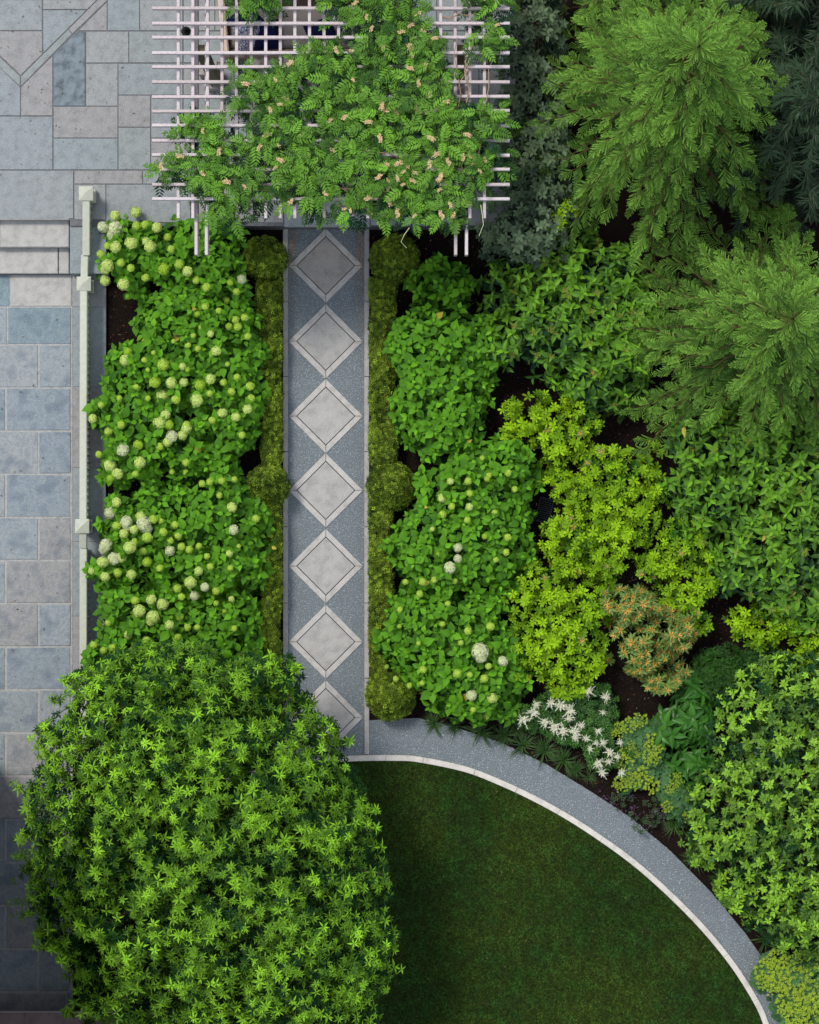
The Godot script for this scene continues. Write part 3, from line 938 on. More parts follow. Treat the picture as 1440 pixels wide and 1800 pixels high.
func paths() -> void:
	var outer := [650, 1266, 735, 1262, 800, 1278, 880, 1305, 960, 1343, 1040, 1392, 1110, 1438, 1180, 1497, 1250, 1568, 1310, 1640, 1352, 1700, 1380, 1760, 1400, 1820, 1420, 1900]
	var inner := [1385, 1900, 1352, 1800, 1332, 1755, 1292, 1692, 1240, 1628, 1180, 1567, 1120, 1514, 1060, 1470, 1000, 1431, 940, 1398, 880, 1370, 820, 1347, 745, 1331, 700, 1327, 600, 1329, 480, 1345]
	var straight := [506, 398, 641, 398, 641, 1330, 480, 1345, 480, 1290, 506, 1290]
	var gp := struct("gravel_path", flat(poly(straight), 0.004), M.gravel, "straight blue gravel path between boxwood hedges")
	var curve := poly(outer + inner.slice(0, 28) + [641, 1328, 641, 1266])
	var cp := struct("curved_path", flat(curve, 0.004), M.gravel, "curved blue gravel path around the lawn")
	cp.set_meta("kind", "structure")
	# loose stones lying on both paths
	var xf := []
	var tn := []
	var diamonds := []
	for i in 7:
		diamonds.append(Q(573, [467, 600, 731.5, 862, 995, 1128, 1261][i]))
	var half := 65.0 / PPM
	for pp in [poly(straight), curve]:
		for v: Vector2 in hexes(pp, 0.023):
			var on := false
			for d in diamonds:
				if absf(v.x - d.x) + absf(v.y - d.y) < half + 0.012:
					on = true
			if on:
				continue
			var s := R(0.005, 0.0115) * (1.35 if rng.randf() < 0.1 else 1.0)
			xf.append(Transform3D(Basis.from_euler(Vector3(R(-0.4, 0.4), R(0, TAU), R(-0.4, 0.4))).scaled(Vector3(s * R(0.8, 1.5), s, s)), Vector3(v.x, 0.005 + s * 0.25, v.y)))
			var c := R(0.25, 0.47)
			if rng.randf() < 0.03:
				c = R(0.15, 0.65)
			tn.append(Color(c * 0.88, c * 1.0, c * 1.08))
	var gr := many("gravel", pebble(1), M.white_copy, self, xf, tn)
	gr.set_meta("label", "loose blue-grey gravel spread over the paths")
	# framed square stones set cornerwise down the middle of the path
	for i in 7:
		var cy: float = [467, 600, 731.5, 862, 995, 1128, 1261][i]
		var panel := Node3D.new()
		panel.name = "diamond_panel" if i == 0 else "diamond_panel_%03d" % i
		var o := P(573, cy)
		panel.position = o
		gp.add_child(panel)
		var a := 65.5 / PPM
		var b := 52.0 / PPM
		var g := 0.35 / PPM
		var c4 := [Vector2(0, -1), Vector2(1, 0), Vector2(0, 1), Vector2(-1, 0)]
		for k in 4:
			var p: Vector2 = c4[k]
			var q: Vector2 = c4[(k + 1) % 4]
			var s := (q - p) * g
			obj("border_stone", slab(PackedVector2Array([p * a + s, q * a - s, q * b - s, p * b + s]), -0.03, 0.022 + R(-0.0015, 0.0015), 0.004, Vector2(R(0, 9), R(0, 9))), M.frame, panel)
		var e := 50.3 / PPM
		obj("centre_stone", slab(PackedVector2Array([c4[0] * e, c4[1] * e, c4[2] * e, c4[3] * e]), -0.03, 0.019 + R(-0.002, 0.002), 0.004, Vector2(R(0, 9), R(0, 9))), M.panel_old if i == 0 else M.panel, panel)
		obj("joint_bed", slab(PackedVector2Array([c4[0] * b, c4[1] * b, c4[2] * b, c4[3] * b]), -0.03, 0.006, 0.002), M.soil, panel)
	# straight kerbs either side, and the bent kerb round the lawn
	var kl := struct("path_kerb", bar(P(502, 398, 0.0), P(502, 1332, 0.0), 0.05, 0.02), M.soil, "pale stone kerbs along the straight path")
	for x in [502.0, 645.0]:
		var ys := [399, 530, 662, 794, 926, 1060, 1192, 1326]
		for i in 7:
			obj("kerb_stone", slab(poly([x - 4.2, ys[i] + 0.5, x + 4.2, ys[i] + 0.5, x + 4.2, ys[i + 1] - 0.5, x - 4.2, ys[i + 1] - 0.5]), -0.08, 0.035 + R(-0.002, 0.002), 0.005, Vector2(R(0, 9), R(0, 9))), M.curb, kl)
	var arc := []
	for k in range(0, inner.size(), 2):
		arc.append(Q(inner[k], inner[k + 1]))
	arc.reverse()
	arc[0] = Q(300, 1400)
	arc.insert(1, Q(420, 1362))
	arc.insert(2, Q(510, 1341))
	var fin := []
	for k in arc.size() - 1:      # smooth through the points
		var p0: Vector2 = arc[maxi(k - 1, 0)]
		var p3: Vector2 = arc[mini(k + 2, arc.size() - 1)]
		for s in 4:
			fin.append(arc[k].cubic_interpolate(arc[k + 1], p0, p3, s / 4.0))
	fin.append(arc[arc.size() - 1])
	var wide := 0.092
	var lawn_edge := PackedVector2Array()
	var lk := struct("lawn_kerb", bar(Vector3(fin[0].x, 0, fin[0].y), Vector3(fin[1].x, 0, fin[1].y), 0.03, 0.02), M.curb, "bent pale stone kerb around the lawn")
	for i in fin.size():
		var d: Vector2 = (fin[mini(i + 1, fin.size() - 1)] - fin[maxi(i - 1, 0)]).normalized()
		lawn_edge.append(fin[i] + Vector2(-d.y, d.x) * wide)
	var i0 := 0
	while i0 < fin.size() - 1:
		var i1 := mini(i0 + 5, fin.size() - 1)
		var ring := PackedVector2Array()
		for i in range(i0, i1 + 1):
			ring.append(fin[i])
		for i in range(i1, i0 - 1, -1):
			ring.append(lawn_edge[i])
		var dv := (ring[1] - ring[0]).normalized() * 0.0015
		var dw := (ring[i1 - i0] - ring[i1 - i0 - 1]).normalized() * 0.0015
		ring[0] += dv
		ring[ring.size() - 1] += dv
		ring[i1 - i0] -= dw
		ring[i1 - i0 + 1] -= dw
		obj("kerb_stone", slab(ring, -0.08, 0.04 + R(-0.001, 0.001), 0.006, Vector2(R(0, 9), R(0, 9))), M.kerb, lk)
		i0 = i1
	# the lawn inside it
	var lawn := PackedVector2Array(lawn_edge)
	lawn.append(Q(1380, 2000))
	lawn.append(Q(250, 2000))
	struct("lawn", flat(lawn, 0.006), M.turf, "closely mown dark green lawn")
	xf = []
	tn = []
	for v: Vector2 in hexes(lawn, 0.021):
		if v.y > 8.7 or v.x < -2.9:
			continue
		var nz := fine.get_noise_2d(v.x * 6.0, v.y * 6.0)
		var n2 := fine.get_noise_2d(v.x * 38.0 + 50.0, v.y * 38.0)
		var s := 0.042 * (1.0 + 0.2 * n2)
		xf.append(Transform3D(Basis(Vector3.UP, R(0, TAU)).scaled(Vector3(s, s * R(0.7, 1.1), s)), Vector3(v.x, 0.005, v.y)))
		var b := (1.1 + 0.25 * nz + 0.7 * n2) * (R(0.25, 0.9) if rng.randf() < 0.62 else R(0.9, 2.0))
		var warm := clampf(0.42 + nz * 0.8 - n2 * 0.8, 0.0, 1.0)
		var c := Color(lerpf(0.028, 0.055, warm), lerpf(0.08, 0.092, warm), lerpf(0.014, 0.012, warm)) * b
		if rng.randf() < 0.0012:
			c = Color(0.3, 0.26, 0.1)
		tn.append(c)
	sp["turf"] = leaf_mat(Color.WHITE, 0.6, 0.3, 0.25)
	many("grass", grass_tuft(), sp["turf"], self, xf, tn).set_meta("label", "short dark green grass of the lawn")

func ground() -> void:
	struct("ground", flat(rect(-45, -45, 45, 45), -0.03), M.soil, "dark bark mulch of the planting beds")
	var xf := []
	var tn := []
	var mesh := chip()
	for a in [[187, 392, 498, 392, 498, 1200, 187, 1200], [650, 398, 1000, 398, 1300, 700, 1420, 1150, 1180, 1490, 1040, 1388, 880, 1300, 735, 1260, 650, 1260]]:
		for v: Vector2 in hexes(poly(a), 0.034):
			var s := R(0.008, 0.024)
			xf.append(Transform3D(Basis.from_euler(Vector3(R(-0.5, 0.5), R(0, TAU), R(-0.5, 0.5))).scaled(Vector3(s, s, s * R(0.5, 1.2))), Vector3(v.x, R(-0.026, -0.01), v.y)))
			var c := R(0.006, 0.03)
			var k := rng.randf()
			tn.append(Color(0.22, 0.075, 0.03) * R(0.4, 1.0) if k < 0.035 else (Color(0.3, 0.27, 0.22) * R(0.5, 1.0) if k < 0.05 else Color(c * 1.1, c * 0.85, c * 0.75)))
	many("bark_mulch", mesh, M.white_copy, self, xf, tn).set_meta("label", "loose dark bark chips lying in the beds")
	# fallen petals along the upper end of the path
	xf = []
	tn = []
	for i in 520:
		var k := rng.randf()
		var x := R(508, 520) if k < 0.3 else R(625, 641) if k < 0.75 else R(506, 641)
		var y := 402 + absf(rng.randfn(0.0, 85.0))
		if k > 0.93:
			x = R(655, 760)
			y = R(400, 560)
		var p := P(x, minf(y, 760), R(0.02, 0.03) if x < 645 else 0.0)
		var s := R(0.008, 0.018)
		xf.append(Transform3D(Basis.from_euler(Vector3(R(-0.3, 0.3), R(0, TAU), R(-0.3, 0.3))).scaled(Vector3.ONE * s), p))
		tn.append(Color(0.5, 0.33, 0.2) * R(0.5, 1.1))
	for i in 170:
		var p := P(R(-5, 260), R(0, 320), TER + 0.012) if i < 90 else P(R(0, 125), R(560, 1500), 0.035)
		xf.append(Transform3D(Basis.from_euler(Vector3(R(-0.2, 0.2), R(0, TAU), R(-0.2, 0.2))).scaled(Vector3.ONE * R(0.006, 0.02)), p))
		tn.append(Color(0.16, 0.13, 0.07) * R(0.3, 1.3))
	many("fallen_petals", mesh, M.white_copy, self, xf, tn).set_meta("label", "dry petals and bits scattered on path and paving")

func railing() -> void:
	var o := P(147, 925, 0.06)
	var t := thing("garden_railing", "pale grey-green painted railing with square posts between walk and flower bed", "railing", o)
	var back := Transform3D(Basis(), -o)
	# [plan point of the cap, its height, foot height]
	for a in [[150.5, 339, 0.92, TER], [146.5, 498, 0.62, 0.06], [143.5, 925, 0.66, 0.06], [143.5, 1330, 0.5, 0.06]]:
		var c := P(a[0], a[1], a[2])
		var h: float = a[2]
		var f: float = a[3]
		var st := begin()
		box(st, Vector3(c.x - 0.08, f, c.z - 0.08), Vector3(c.x + 0.08, h - 0.09, c.z + 0.08), 0.006)
		var post_part := obj("post", st.commit(), M.rail, t, back)
		st = begin()
		box(st, Vector3(c.x - 0.105, f + 0.004, c.z - 0.105), Vector3(c.x + 0.105, f + 0.13, c.z + 0.105), 0.01)
		obj("plinth", st.commit(), M.rail, post_part)
		st = begin()
		var w := 0.113
		box(st, Vector3(c.x - w, h - 0.09, c.z - w), Vector3(c.x + w, h - 0.055, c.z + w), 0.006)
		for k in 4:
			var u: Vector2 = [Vector2(-1, -1), Vector2(1, -1), Vector2(1, 1), Vector2(-1, 1)][k] * (w - 0.004)
			var v: Vector2 = [Vector2(-1, -1), Vector2(1, -1), Vector2(1, 1), Vector2(-1, 1)][(k + 1) % 4] * (w - 0.004)
			tri(st, Vector3(c.x + u.x, h - 0.054, c.z + u.y), Vector3(c.x + v.x, h - 0.054, c.z + v.y), Vector3(c.x, h, c.z), Vector3(u.x + v.x, 0.25, u.y + v.y))
		obj("cap", st.commit(), M.rail, post_part)
	# handrails: from the terrace post down the steps, then level; a short ramp below the middle post
	for a in [[152, 352, 0.82, 152, 448, 0.6], [149.5, 448, 0.56, 148.5, 487, 0.53], [147.5, 509, 0.53, 146.5, 914, 0.55], [146.5, 936, 0.55, 146.5, 962, 0.45], [147, 963, 0.42, 146.5, 1320, 0.4]]:
		var p := P(a[0], a[1], a[2])
		var q := P(a[3], a[4], a[5])
		obj("handrail", bar(p, q, 0.118, 0.055, 0.012), M.rail, t, back)
		if absf(a[4] - a[1]) < 60:
			continue
		var foot: float = TER if a[1] < 400 else 0.06
		obj("bottom_rail", bar(Vector3(p.x, foot + 0.1, p.z), Vector3(q.x, (0.16 if a[1] < 400 else foot + 0.1), q.z), 0.05, 0.05), M.rail, t, back)
		var n := int((q - p).length() / 0.105)
		for i in n:
			var c := p.lerp(q, (i + 0.5) / n)
			obj("baluster", boxm(Vector3(c.x - 0.045, 0.1 + (foot - 0.06) * (1.0 - float(i) / n if foot > 0.1 else 1.0), c.z - 0.018), Vector3(c.x + 0.045, c.y - 0.03, c.z + 0.018), 0.003), M.rail, t, back)

const TOP := 3.1
func pergola() -> void:
	var o := P(580, 200, TER)
	var t := thing("pergola", "weathered whitewashed timber pergola with open lattice roof over the terrace", "pergola", o)
	var back := Transform3D(Basis(), -o)
	var rows := []
	for k in 20:
		rows.append(350.0 - 25.75 * k)
	for y in rows:
		var s := P(268, y + R(-0.8, 0.8), TOP)
		var e := P(896, y + R(-0.8, 0.8), TOP)
		var m := bar(s, e, 0.042, 0.075, 0.004)
		obj("cross_slat", m, pick(M.woods), t, back)
	for k in 22:
		var x := 314.0 + 25.6 * k
		obj("lattice_slat", bar(P(x, 384, TOP - 0.085), P(x, -160, TOP - 0.085), 0.045, 0.085, 0.004), pick(M.woods_along), t, back)
	for x in [346.0, 364.0, 801.0, 820.0]:
		obj("beam", bar(P(x, 449, TOP - 0.24), P(x, -160, TOP - 0.24), 0.045, 0.2, 0.005), pick(M.woods_along), t, back)
	for a in [[355, 322], [355, 90], [810.5, 322], [810.5, 90]]:
		var c := P(a[0], a[1], TOP - 0.3)
		var st := begin()
		box(st, Vector3(c.x - 0.075, TER, c.z - 0.075), Vector3(c.x + 0.075, TOP - 0.2, c.z + 0.075), 0.008)
		var pp := obj("post", st.commit(), M.post, t, back)
		st = begin()
		box(st, Vector3(c.x - 0.13, TER, c.z - 0.13), Vector3(c.x + 0.13, TER + 0.22, c.z + 0.13), 0.012)
		obj("plinth", st.commit(), M.limestone, pp)
	# lamp hung under the lattice
	var lo := P(327, 55, 2.6)
	var lamp := thing("hanging_lantern", "small dark iron lantern hanging under the pergola's upper edge", "lantern", lo)
	var st2 := begin()
	tube(st2, [Vector3(0, 0.42, 0), Vector3(0, 0.1, 0)], 0.006, 0.006, 5)
	obj("chain", st2.commit(), M.iron, lamp)
	st2 = begin()
	tube(st2, [Vector3(0, 0.12, 0), Vector3(0, 0.08, 0), Vector3(0, 0.0, 0)], 0.015, 0.075, 10)
	obj("lamp_shade", st2.commit(), M.iron, lamp)
	st2 = begin()
	tube(st2, [Vector3(0, 0.0, 0), Vector3(0, -0.12, 0), Vector3(0, -0.13, 0)], 0.055, 0.05, 10)
	obj("glass_body", st2.commit(), M.iron, lamp)

func pillow(w: float, d: float, th: float) -> ArrayMesh:
	var st := begin()
	var n := 8
	var g := []
	for s in 2:
		for i in n + 1:
			for j in n + 1:
				var u := 2.0 * i / n - 1.0
				var v := 2.0 * j / n - 1.0
				var bul := pow((1.0 - u * u) * (1.0 - v * v), 0.4)
				var pinch := 1.0 - 0.07 * (1.0 - absf(u * v))
				g.append(Vector3(u * w / 2 * pinch, (1.0 if s == 0 else -1.0) * bul * th / 2, v * d / 2 * pinch))
	for s in 2:
		for i in n:
			for j in n:
				var k := s * (n + 1) * (n + 1) + i * (n + 1) + j
				quad(st, g[k], g[k + n + 1], g[k + n + 2], g[k + 1], Vector3(0, 1.0 if s == 0 else -1.0, 0))
	return st.commit()

func seating() -> void:
	var o := P(535, 60, TER)
	var t := thing("garden_sofa", "low grey cushioned garden sofa with cream frame under the pergola", "sofa", o)
	var w := 1.25
	for k in 3:
		var x := -w + 0.12 + k * 0.78
		obj("seat_cushion", slab(rect(x, -0.35, x + 0.76, 0.3), 0.28, 0.44, 0.035), M.cushion, t)
		obj("front_cushion", slab(rect(x, 0.305, x + 0.76, 0.45), 0.24, 0.4, 0.03), M.cushion_tan, t)
	obj("frame", boxm(Vector3(-w + 0.05, 0.05, -0.5), Vector3(w - 0.05, 0.235, 0.43), 0.01), M.cushion_tan, t)
	obj("backrest", boxm(Vector3(-w, 0.06, -0.68), Vector3(w, 0.75, -0.52), 0.03), M.cream, t)
	for s in [-1.0, 1.0]:
		obj("armrest", bar(Vector3(s * (w + 0.02), 0.33, -0.5), Vector3(s * (w - 0.06), 0.33, 0.42), 0.1, 0.5, 0.02), M.cream, t)
	for a in [[433, 38, "navy", "plain navy cushion tilted at the sofa's left end", M.navy, 0.75, 0.45], [440, 66, "woven", "navy and white patterned cushion leaning on the sofa's left end", M.weave, 0.25, 0.5], [565, 60, "navy", "dark navy cushion in the middle of the sofa", M.navy, 0.35, 0.4], [612, 40, "woven", "patterned cushion half hidden by vine leaves at sofa's right end", M.weave, 0.6, 0.5], [466, 62, "navy", "navy cushion lying flat beside the patterned one", M.navy, 0.1, 0.2]]:
		var c := thing("cushion", a[3], "cushion", P(a[0], a[1], TER + 0.6), "cushions on the sofa")
		c.basis = Basis.from_euler(Vector3(a[6], a[5], 0.0))
		obj("cover", pillow(0.46, 0.46, 0.17), a[4], c)
	var s2 := thing("low_table", "long low limestone table in front of the sofa", "table", P(540, 108, TER))
	obj("table_top", slab(rect(-0.85, -0.13, 0.85, 0.17), 0.3, 0.36, 0.012), M.limestone, s2)
	for k in [-0.7, 0.7]:
		obj("leg", boxm(Vector3(k - 0.05, 0, -0.1), Vector3(k + 0.05, 0.299, 0.14)), M.limestone, s2)
	var s3 := thing("stone_bench", "small limestone bench beside the pergola's left post", "bench", P(368, 128, TER))
	obj("seat", slab(rect(-0.16, -0.11, 0.16, 0.11), 0.3, 0.37, 0.012), M.limestone, s3)
	for k in [-0.1, 0.1]:
		obj("leg", boxm(Vector3(k - 0.03, 0, -0.09), Vector3(k + 0.03, 0.299, 0.09)), M.limestone, s3)

func house() -> void:
	# a bay with a low metal roof at the lower left corner; the house wall goes on beyond the picture
	var h := 0.9
	var c := P(331, 1779, h)
	var o := Vector3(c.x - 2.0, 0, c.z + 1.4)
	var t := thing("house_bay", "bay of the house with a brown metal hipped roof at the bottom corner", "house", o)
	var back := Transform3D(Basis(), -o)
	var x0 := -9.0
	var z1 := c.z + 5.0
	obj("wall", boxm(Vector3(x0, 0.0, c.z + 0.22), Vector3(c.x - 0.22, h - 0.04, z1), 0.01), M.stucco, t, back)
	var st := begin()
	var rise := 0.42
	var run := 0.95
	var a := Vector3(x0, h, c.z)
	var b := Vector3(c.x, h, c.z)
	var d := Vector3(c.x, h, z1)
	var e := Vector3(c.x - run, h + rise, c.z + run)
	quad(st, a, b, e, Vector3(x0, h + rise, c.z + run), Vector3(0, 1, -0.5))
	quad(st, b, d, Vector3(c.x - run, h + rise, z1), e, Vector3(0.5, 1, 0))
	quad(st, Vector3(x0, h + rise, c.z + run), e, Vector3(c.x - run, h + rise, z1), Vector3(x0, h + rise, z1), Vector3.UP)
	var roof := obj("roof", st.commit(), M.copper, t, back)
	obj("hip_seam", bar(b + Vector3(0, 0.012, 0), e + Vector3(0, 0.012, 0), 0.06, 0.02), M.seam, roof)
	for k in 6:
		var x := c.x - 1.3 - k * 0.62
		obj("standing_seam", bar(Vector3(x, h + 0.008, c.z + 0.005), Vector3(x, h + rise + 0.008, c.z + run), 0.012, 0.02), M.copper, roof)
	obj("drip_edge", bar(Vector3(x0, h + 0.012, c.z - 0.004), Vector3(c.x - 0.04, h + 0.012, c.z - 0.004), 0.022, 0.012), M.seam, roof)
	obj("fascia", boxm(Vector3(x0, h - 0.1, c.z - 0.012), Vector3(c.x + 0.012, h + 0.006, c.z + 0.02), 0.003), M.copper, roof)
	obj("side_fascia", boxm(Vector3(c.x - 0.01, h - 0.1, c.z + 0.03), Vector3(c.x + 0.02, h + 0.004, z1), 0.003), M.copper, roof)
	# the main house beyond the picture: an unseen west wing, placed to shade the walk, and the wall that the bay leans on
	var w := thing("house", "unseen dark rendered main house, wing and eave shaped to shade the walk", "house", Vector3(-11, 0, 10))
	obj("wall", boxm(Vector3(-4, 0, -6.2), Vector3(4.2, 6.6, 12), 0.02), M.stucco, w)
	obj("roof", slab(rect(-4.4, -6.6, 5.35, 12.4), 6.6, 6.9, 0.05), M.copper, w)  # eave reaches far out, unseen, to darken the paving below
	obj("back_wall", boxm(Vector3(4.21, 0, -1.0), Vector3(7.2, 6.4, 12), 0.02), M.stucco, w)

# ---------------------------------------------------------------- the planting
func heads(root: Node3D, list: Array, lift: float) -> void:
	# round flower heads set among the top leaves: [x, y, radius in plan pixels, tone]
	var tips: Array = root.get_meta("tips")
	for k in range(0, list.size(), 3):
		var r: float = absf(list[k + 2])
		var at := P(list[k], list[k + 1], 0.8)
		var best := 1e9
		var y := 0.8
		for t in tips:
			var d := Vector2(t.x - at.x, t.z - at.z).length_squared()
			if d < best:
				best = d
				y = t.y
		y += lift * R(0.7, 1.2) + r * 0.002
		at = P(list[k], list[k + 1], y)
		var s := r / PPM * R(0.95, 1.1)
		var m: Material = M.bloom[0] if r < 7.5 else M.bloom[1]
		if rng.randf() < 0.25:
			m = pick(M.bloom)
		if list[k + 2] < 0:
			m = M.bloom_pale
		obj("flower_head", pick(sp.heads), m, root, Transform3D(Basis.from_euler(Vector3(R(-0.35, 0.35), R(0, TAU), R(-0.35, 0.35))).scaled(Vector3(s, s * 0.9, s)), at - root.position))
		if r > 10.5:
			obj("flower_head", pick(sp.heads), m, root, Transform3D(Basis.from_euler(Vector3(0.3, R(0, TAU), 0)).scaled(Vector3.ONE * s * 0.75), at - root.position + Vector3(R(-0.05, 0.05), -0.03, R(0.06, 0.09))))

func hydrangeas() -> void:
	var o := {"top": 1.0, "gap": 0.18, "round": 0.55, "rise": 0.32, "bump": 0.2, "ragged": 0.2, "layers": 3, "deep": 0.17, "parts": 260, "lean": 0.9, "freq": 3.2, "stems": 8, "size": 1.14, "holes": 0.45, "clump": 0.3}
	var a := shrub("hydrangea_shrub", "hydrangea with pale heads at the top corner beside the railing's first posts", "hydrangea", "hydrangeas in flower", [180, 405, 205, 382, 240, 385, 300, 395, 330, 385, 375, 400, 420, 405, 425, 430, 430, 475, 435, 520, 395, 560, 330, 540, 290, 520, 262, 505, 240, 525, 195, 500, 178, 470, 190, 440], "hydrangea", "hydrangea", o)
	heads(a, [239, 373, 9, 203, 379, 9, 181, 399, -10, 203, 403, -13, 240, 397, 7, 255, 395, 7, 276, 400, 9, 231, 427, 10, 257, 424, 7, 264, 433, 9, 203, 434, 9, 188, 432, 6, 178, 447, 7, 189, 467, 11, 213, 462, 7, 230, 471, 7, 295, 417, 7, 301, 438, 6, 288, 473, 10, 315, 465, 7, 330, 477, 8, 185, 493, 9, 217, 500, 10, 256, 488, 7, 425, 491, -8, 405, 497, 6, 345, 492, 7, 363, 505, 7, 416, 513, 6], 0.1)
	a = shrub("hydrangea_shrub", "large hydrangea in the middle of the bed by the railing, widest of them", "hydrangea", "hydrangeas in flower", [262, 520, 320, 505, 395, 510, 432, 530, 455, 570, 470, 620, 468, 680, 475, 710, 465, 760, 440, 800, 425, 830, 370, 835, 330, 840, 270, 850, 215, 860, 180, 845, 172, 800, 180, 765, 158, 740, 165, 710, 190, 690, 180, 650, 205, 600, 240, 575], "hydrangea", "hydrangea", o)
	heads(a, [398, 528, 6, 361, 539, 6, 385, 546, 5, 347, 552, 5, 414, 562, 6, 430, 558, 6, 355, 576, 6, 403, 574, 6, 418, 574, 7, 370, 587, 6, 436, 591, 6, 225, 619, 7, 221, 633, 9, 254, 633, 5, 287, 641, 9, 321, 644, 6, 331, 607, 5, 348, 613, 5, 380, 617, 8, 272, 672, 10, 301, 673, 10, 323, 672, 7, 352, 677, 10, 370, 666, 8, 393, 672, 6, 417, 663, 6, 439, 679, 7, 286, 696, 10, 309, 702, 8, 346, 704, 10, 369, 692, 6, 407, 688, 6, 441, 701, 7, 435, 719, 8, 415, 733, 8, 391, 726, 8, 373, 739, 6, 291, 729, 8, 163, 736, 8, 178, 712, 5, 280, 743, 10, 297, 747, 9, 213, 747, 7, 328, 747, 7], 0.1)
	heads(a, [191, 758, 7, 302, 767, -10, 321, 765, 8, 295, 777, 7, 328, 753, 8, 243, 782, 8, 281, 785, 7, 216, 791, -10, 194, 818, 10, 246, 813, 9, 207, 833, 9, 174, 799, 6, 194, 841, 6, 327, 813, 6, 303, 829, 5, 426, 765, 6, 238, 833, 6, 327, 830, 5, 270, 620, 4, 260, 650, 4, 400, 640, 4, 330, 650, 4, 260, 700, 5, 340, 590, 4, 305, 600, 4, 240, 680, 5, 210, 700, 5], 0.1)
	a = shrub("hydrangea_shrub", "hydrangea with whitest heads, beside the middle railing post", "hydrangea", "hydrangeas in flower", [200, 870, 270, 855, 335, 850, 345, 835, 400, 830, 430, 840, 452, 880, 465, 910, 476, 960, 470, 1000, 450, 1040, 400, 1050, 300, 1050, 230, 1030, 180, 1040, 158, 1005, 180, 970, 175, 930, 190, 890], "hydrangea", "hydrangea", o)
	heads(a, [205, 883, 8, 194, 902, -10, 222, 918, -11, 253, 921, -11, 247, 908, 8, 205, 924, 7, 270, 913, 7, 283, 916, 5, 218, 938, 8, 236, 931, 7, 308, 923, 7, 287, 935, 7, 259, 945, 9, 186, 958, -11, 228, 962, 10, 237, 952, 6, 252, 969, 6, 299, 968, -8, 319, 961, 7, 333, 966, 6, 313, 942, 6, 300, 950, 6, 200, 982, -10, 214, 980, 8, 180, 988, 9, 161, 1004, 6, 185, 1014, 8, 207, 1007, 7, 231, 1010, 8, 259, 988, 8, 281, 999, 6, 349, 1004, 8, 370, 996, 6, 364, 978, 5, 403, 973, 6, 405, 999, 5, 408, 892, 8, 450, 912, 6, 411, 931, -8, 369, 847, 6, 386, 871, 5, 335, 1024, 10, 312, 1035, 7, 360, 1032, -8, 380, 1039, 7, 355, 850, 6, 390, 845, 6, 412, 843, 5, 330, 862, 5, 350, 960, 5, 420, 960, 4], 0.1)
	a = shrub("hydrangea_shrub", "hydrangea at the bed's lower end, partly under the bushy tree", "hydrangea", "hydrangeas in flower", [185, 1035, 240, 1025, 310, 1040, 400, 1040, 450, 1035, 455, 1080, 460, 1130, 450, 1180, 420, 1240, 300, 1260, 200, 1240, 155, 1200, 158, 1140, 185, 1110, 172, 1080], "hydrangea", "hydrangea", o)
	heads(a, [342, 1047, -8, 319, 1049, 6, 266, 1054, 9, 286, 1062, 10, 238, 1056, 7, 245, 1074, 10, 269, 1085, 11, 298, 1099, 8, 316, 1084, 7, 330, 1103, 6, 347, 1103, 5, 226, 1116, 7, 313, 1120, 6, 412, 1105, 5, 407, 1053, 5, 165, 1134, 6, 182, 1143, 6, 199, 1138, 6, 233, 1144, 7, 327, 1137, -7, 311, 1143, 7, 340, 1160, -7, 319, 1170, -8, 380, 1060, 5, 395, 1075, 4, 190, 1095, 5, 257, 1125, 7], 0.1)
	# the bed right of the path
	var p := o.duplicate()
	p.top = 0.75
	shrub("hydrangea_shrub", "small hydrangea without flowers standing apart in mulch near the pergola", "hydrangea", "hydrangeas without flowers", [720, 500, 735, 470, 770, 455, 810, 470, 832, 500, 822, 528, 790, 545, 755, 540, 725, 530], "hydrangea", "hydrangea", p)
	p.top = 1.0
	shrub("hydrangea_shrub", "green hydrangea without flowers filling the bed beside the upper hedge", "hydrangea", "hydrangeas without flowers", [690, 580, 720, 560, 770, 545, 820, 545, 870, 560, 890, 600, 885, 640, 858, 690, 855, 740, 840, 790, 790, 825, 740, 815, 705, 760, 690, 700, 684, 640], "hydrangea", "hydrangea", p)
	a = shrub("hydrangea_shrub", "hydrangea in flower right of the hedge's middle ball", "hydrangea", "hydrangeas in flower", [740, 880, 735, 830, 800, 790, 850, 765, 900, 765, 940, 790, 950, 850, 925, 880, 940, 930, 930, 990, 900, 1040, 850, 1060, 780, 1060, 720, 1050, 690, 1010, 682, 960, 705, 920], "hydrangea", "hydrangea", o)
	heads(a, [792, 846, 6, 823, 846, 6, 856, 842, 5, 893, 831, 6, 778, 875, 8, 826, 867, 6, 848, 805, 4, 794, 890, 6, 825, 891, 6, 778, 904, 7, 822, 914, 6, 805, 963, -7, 773, 973, 6, 805, 982, -7, 791, 998, -10, 890, 971, 6, 872, 984, 5, 852, 943, 5, 743, 1023, 6, 764, 1019, 6, 713, 1023, 5, 738, 1044, 6, 799, 1021, 5, 860, 835, 5, 905, 860, 5, 870, 900, 5, 893, 945, 6, 760, 930, 4], 0.1)
	a = shrub("hydrangea_shrub", "hydrangea with one big pale head, above the curved path", "hydrangea", "hydrangeas in flower", [690, 1050, 760, 1040, 830, 1045, 880, 1060, 900, 1110, 925, 1160, 930, 1220, 900, 1262, 850, 1268, 790, 1262, 740, 1225, 705, 1190, 680, 1180, 668, 1120], "hydrangea", "hydrangea", o)
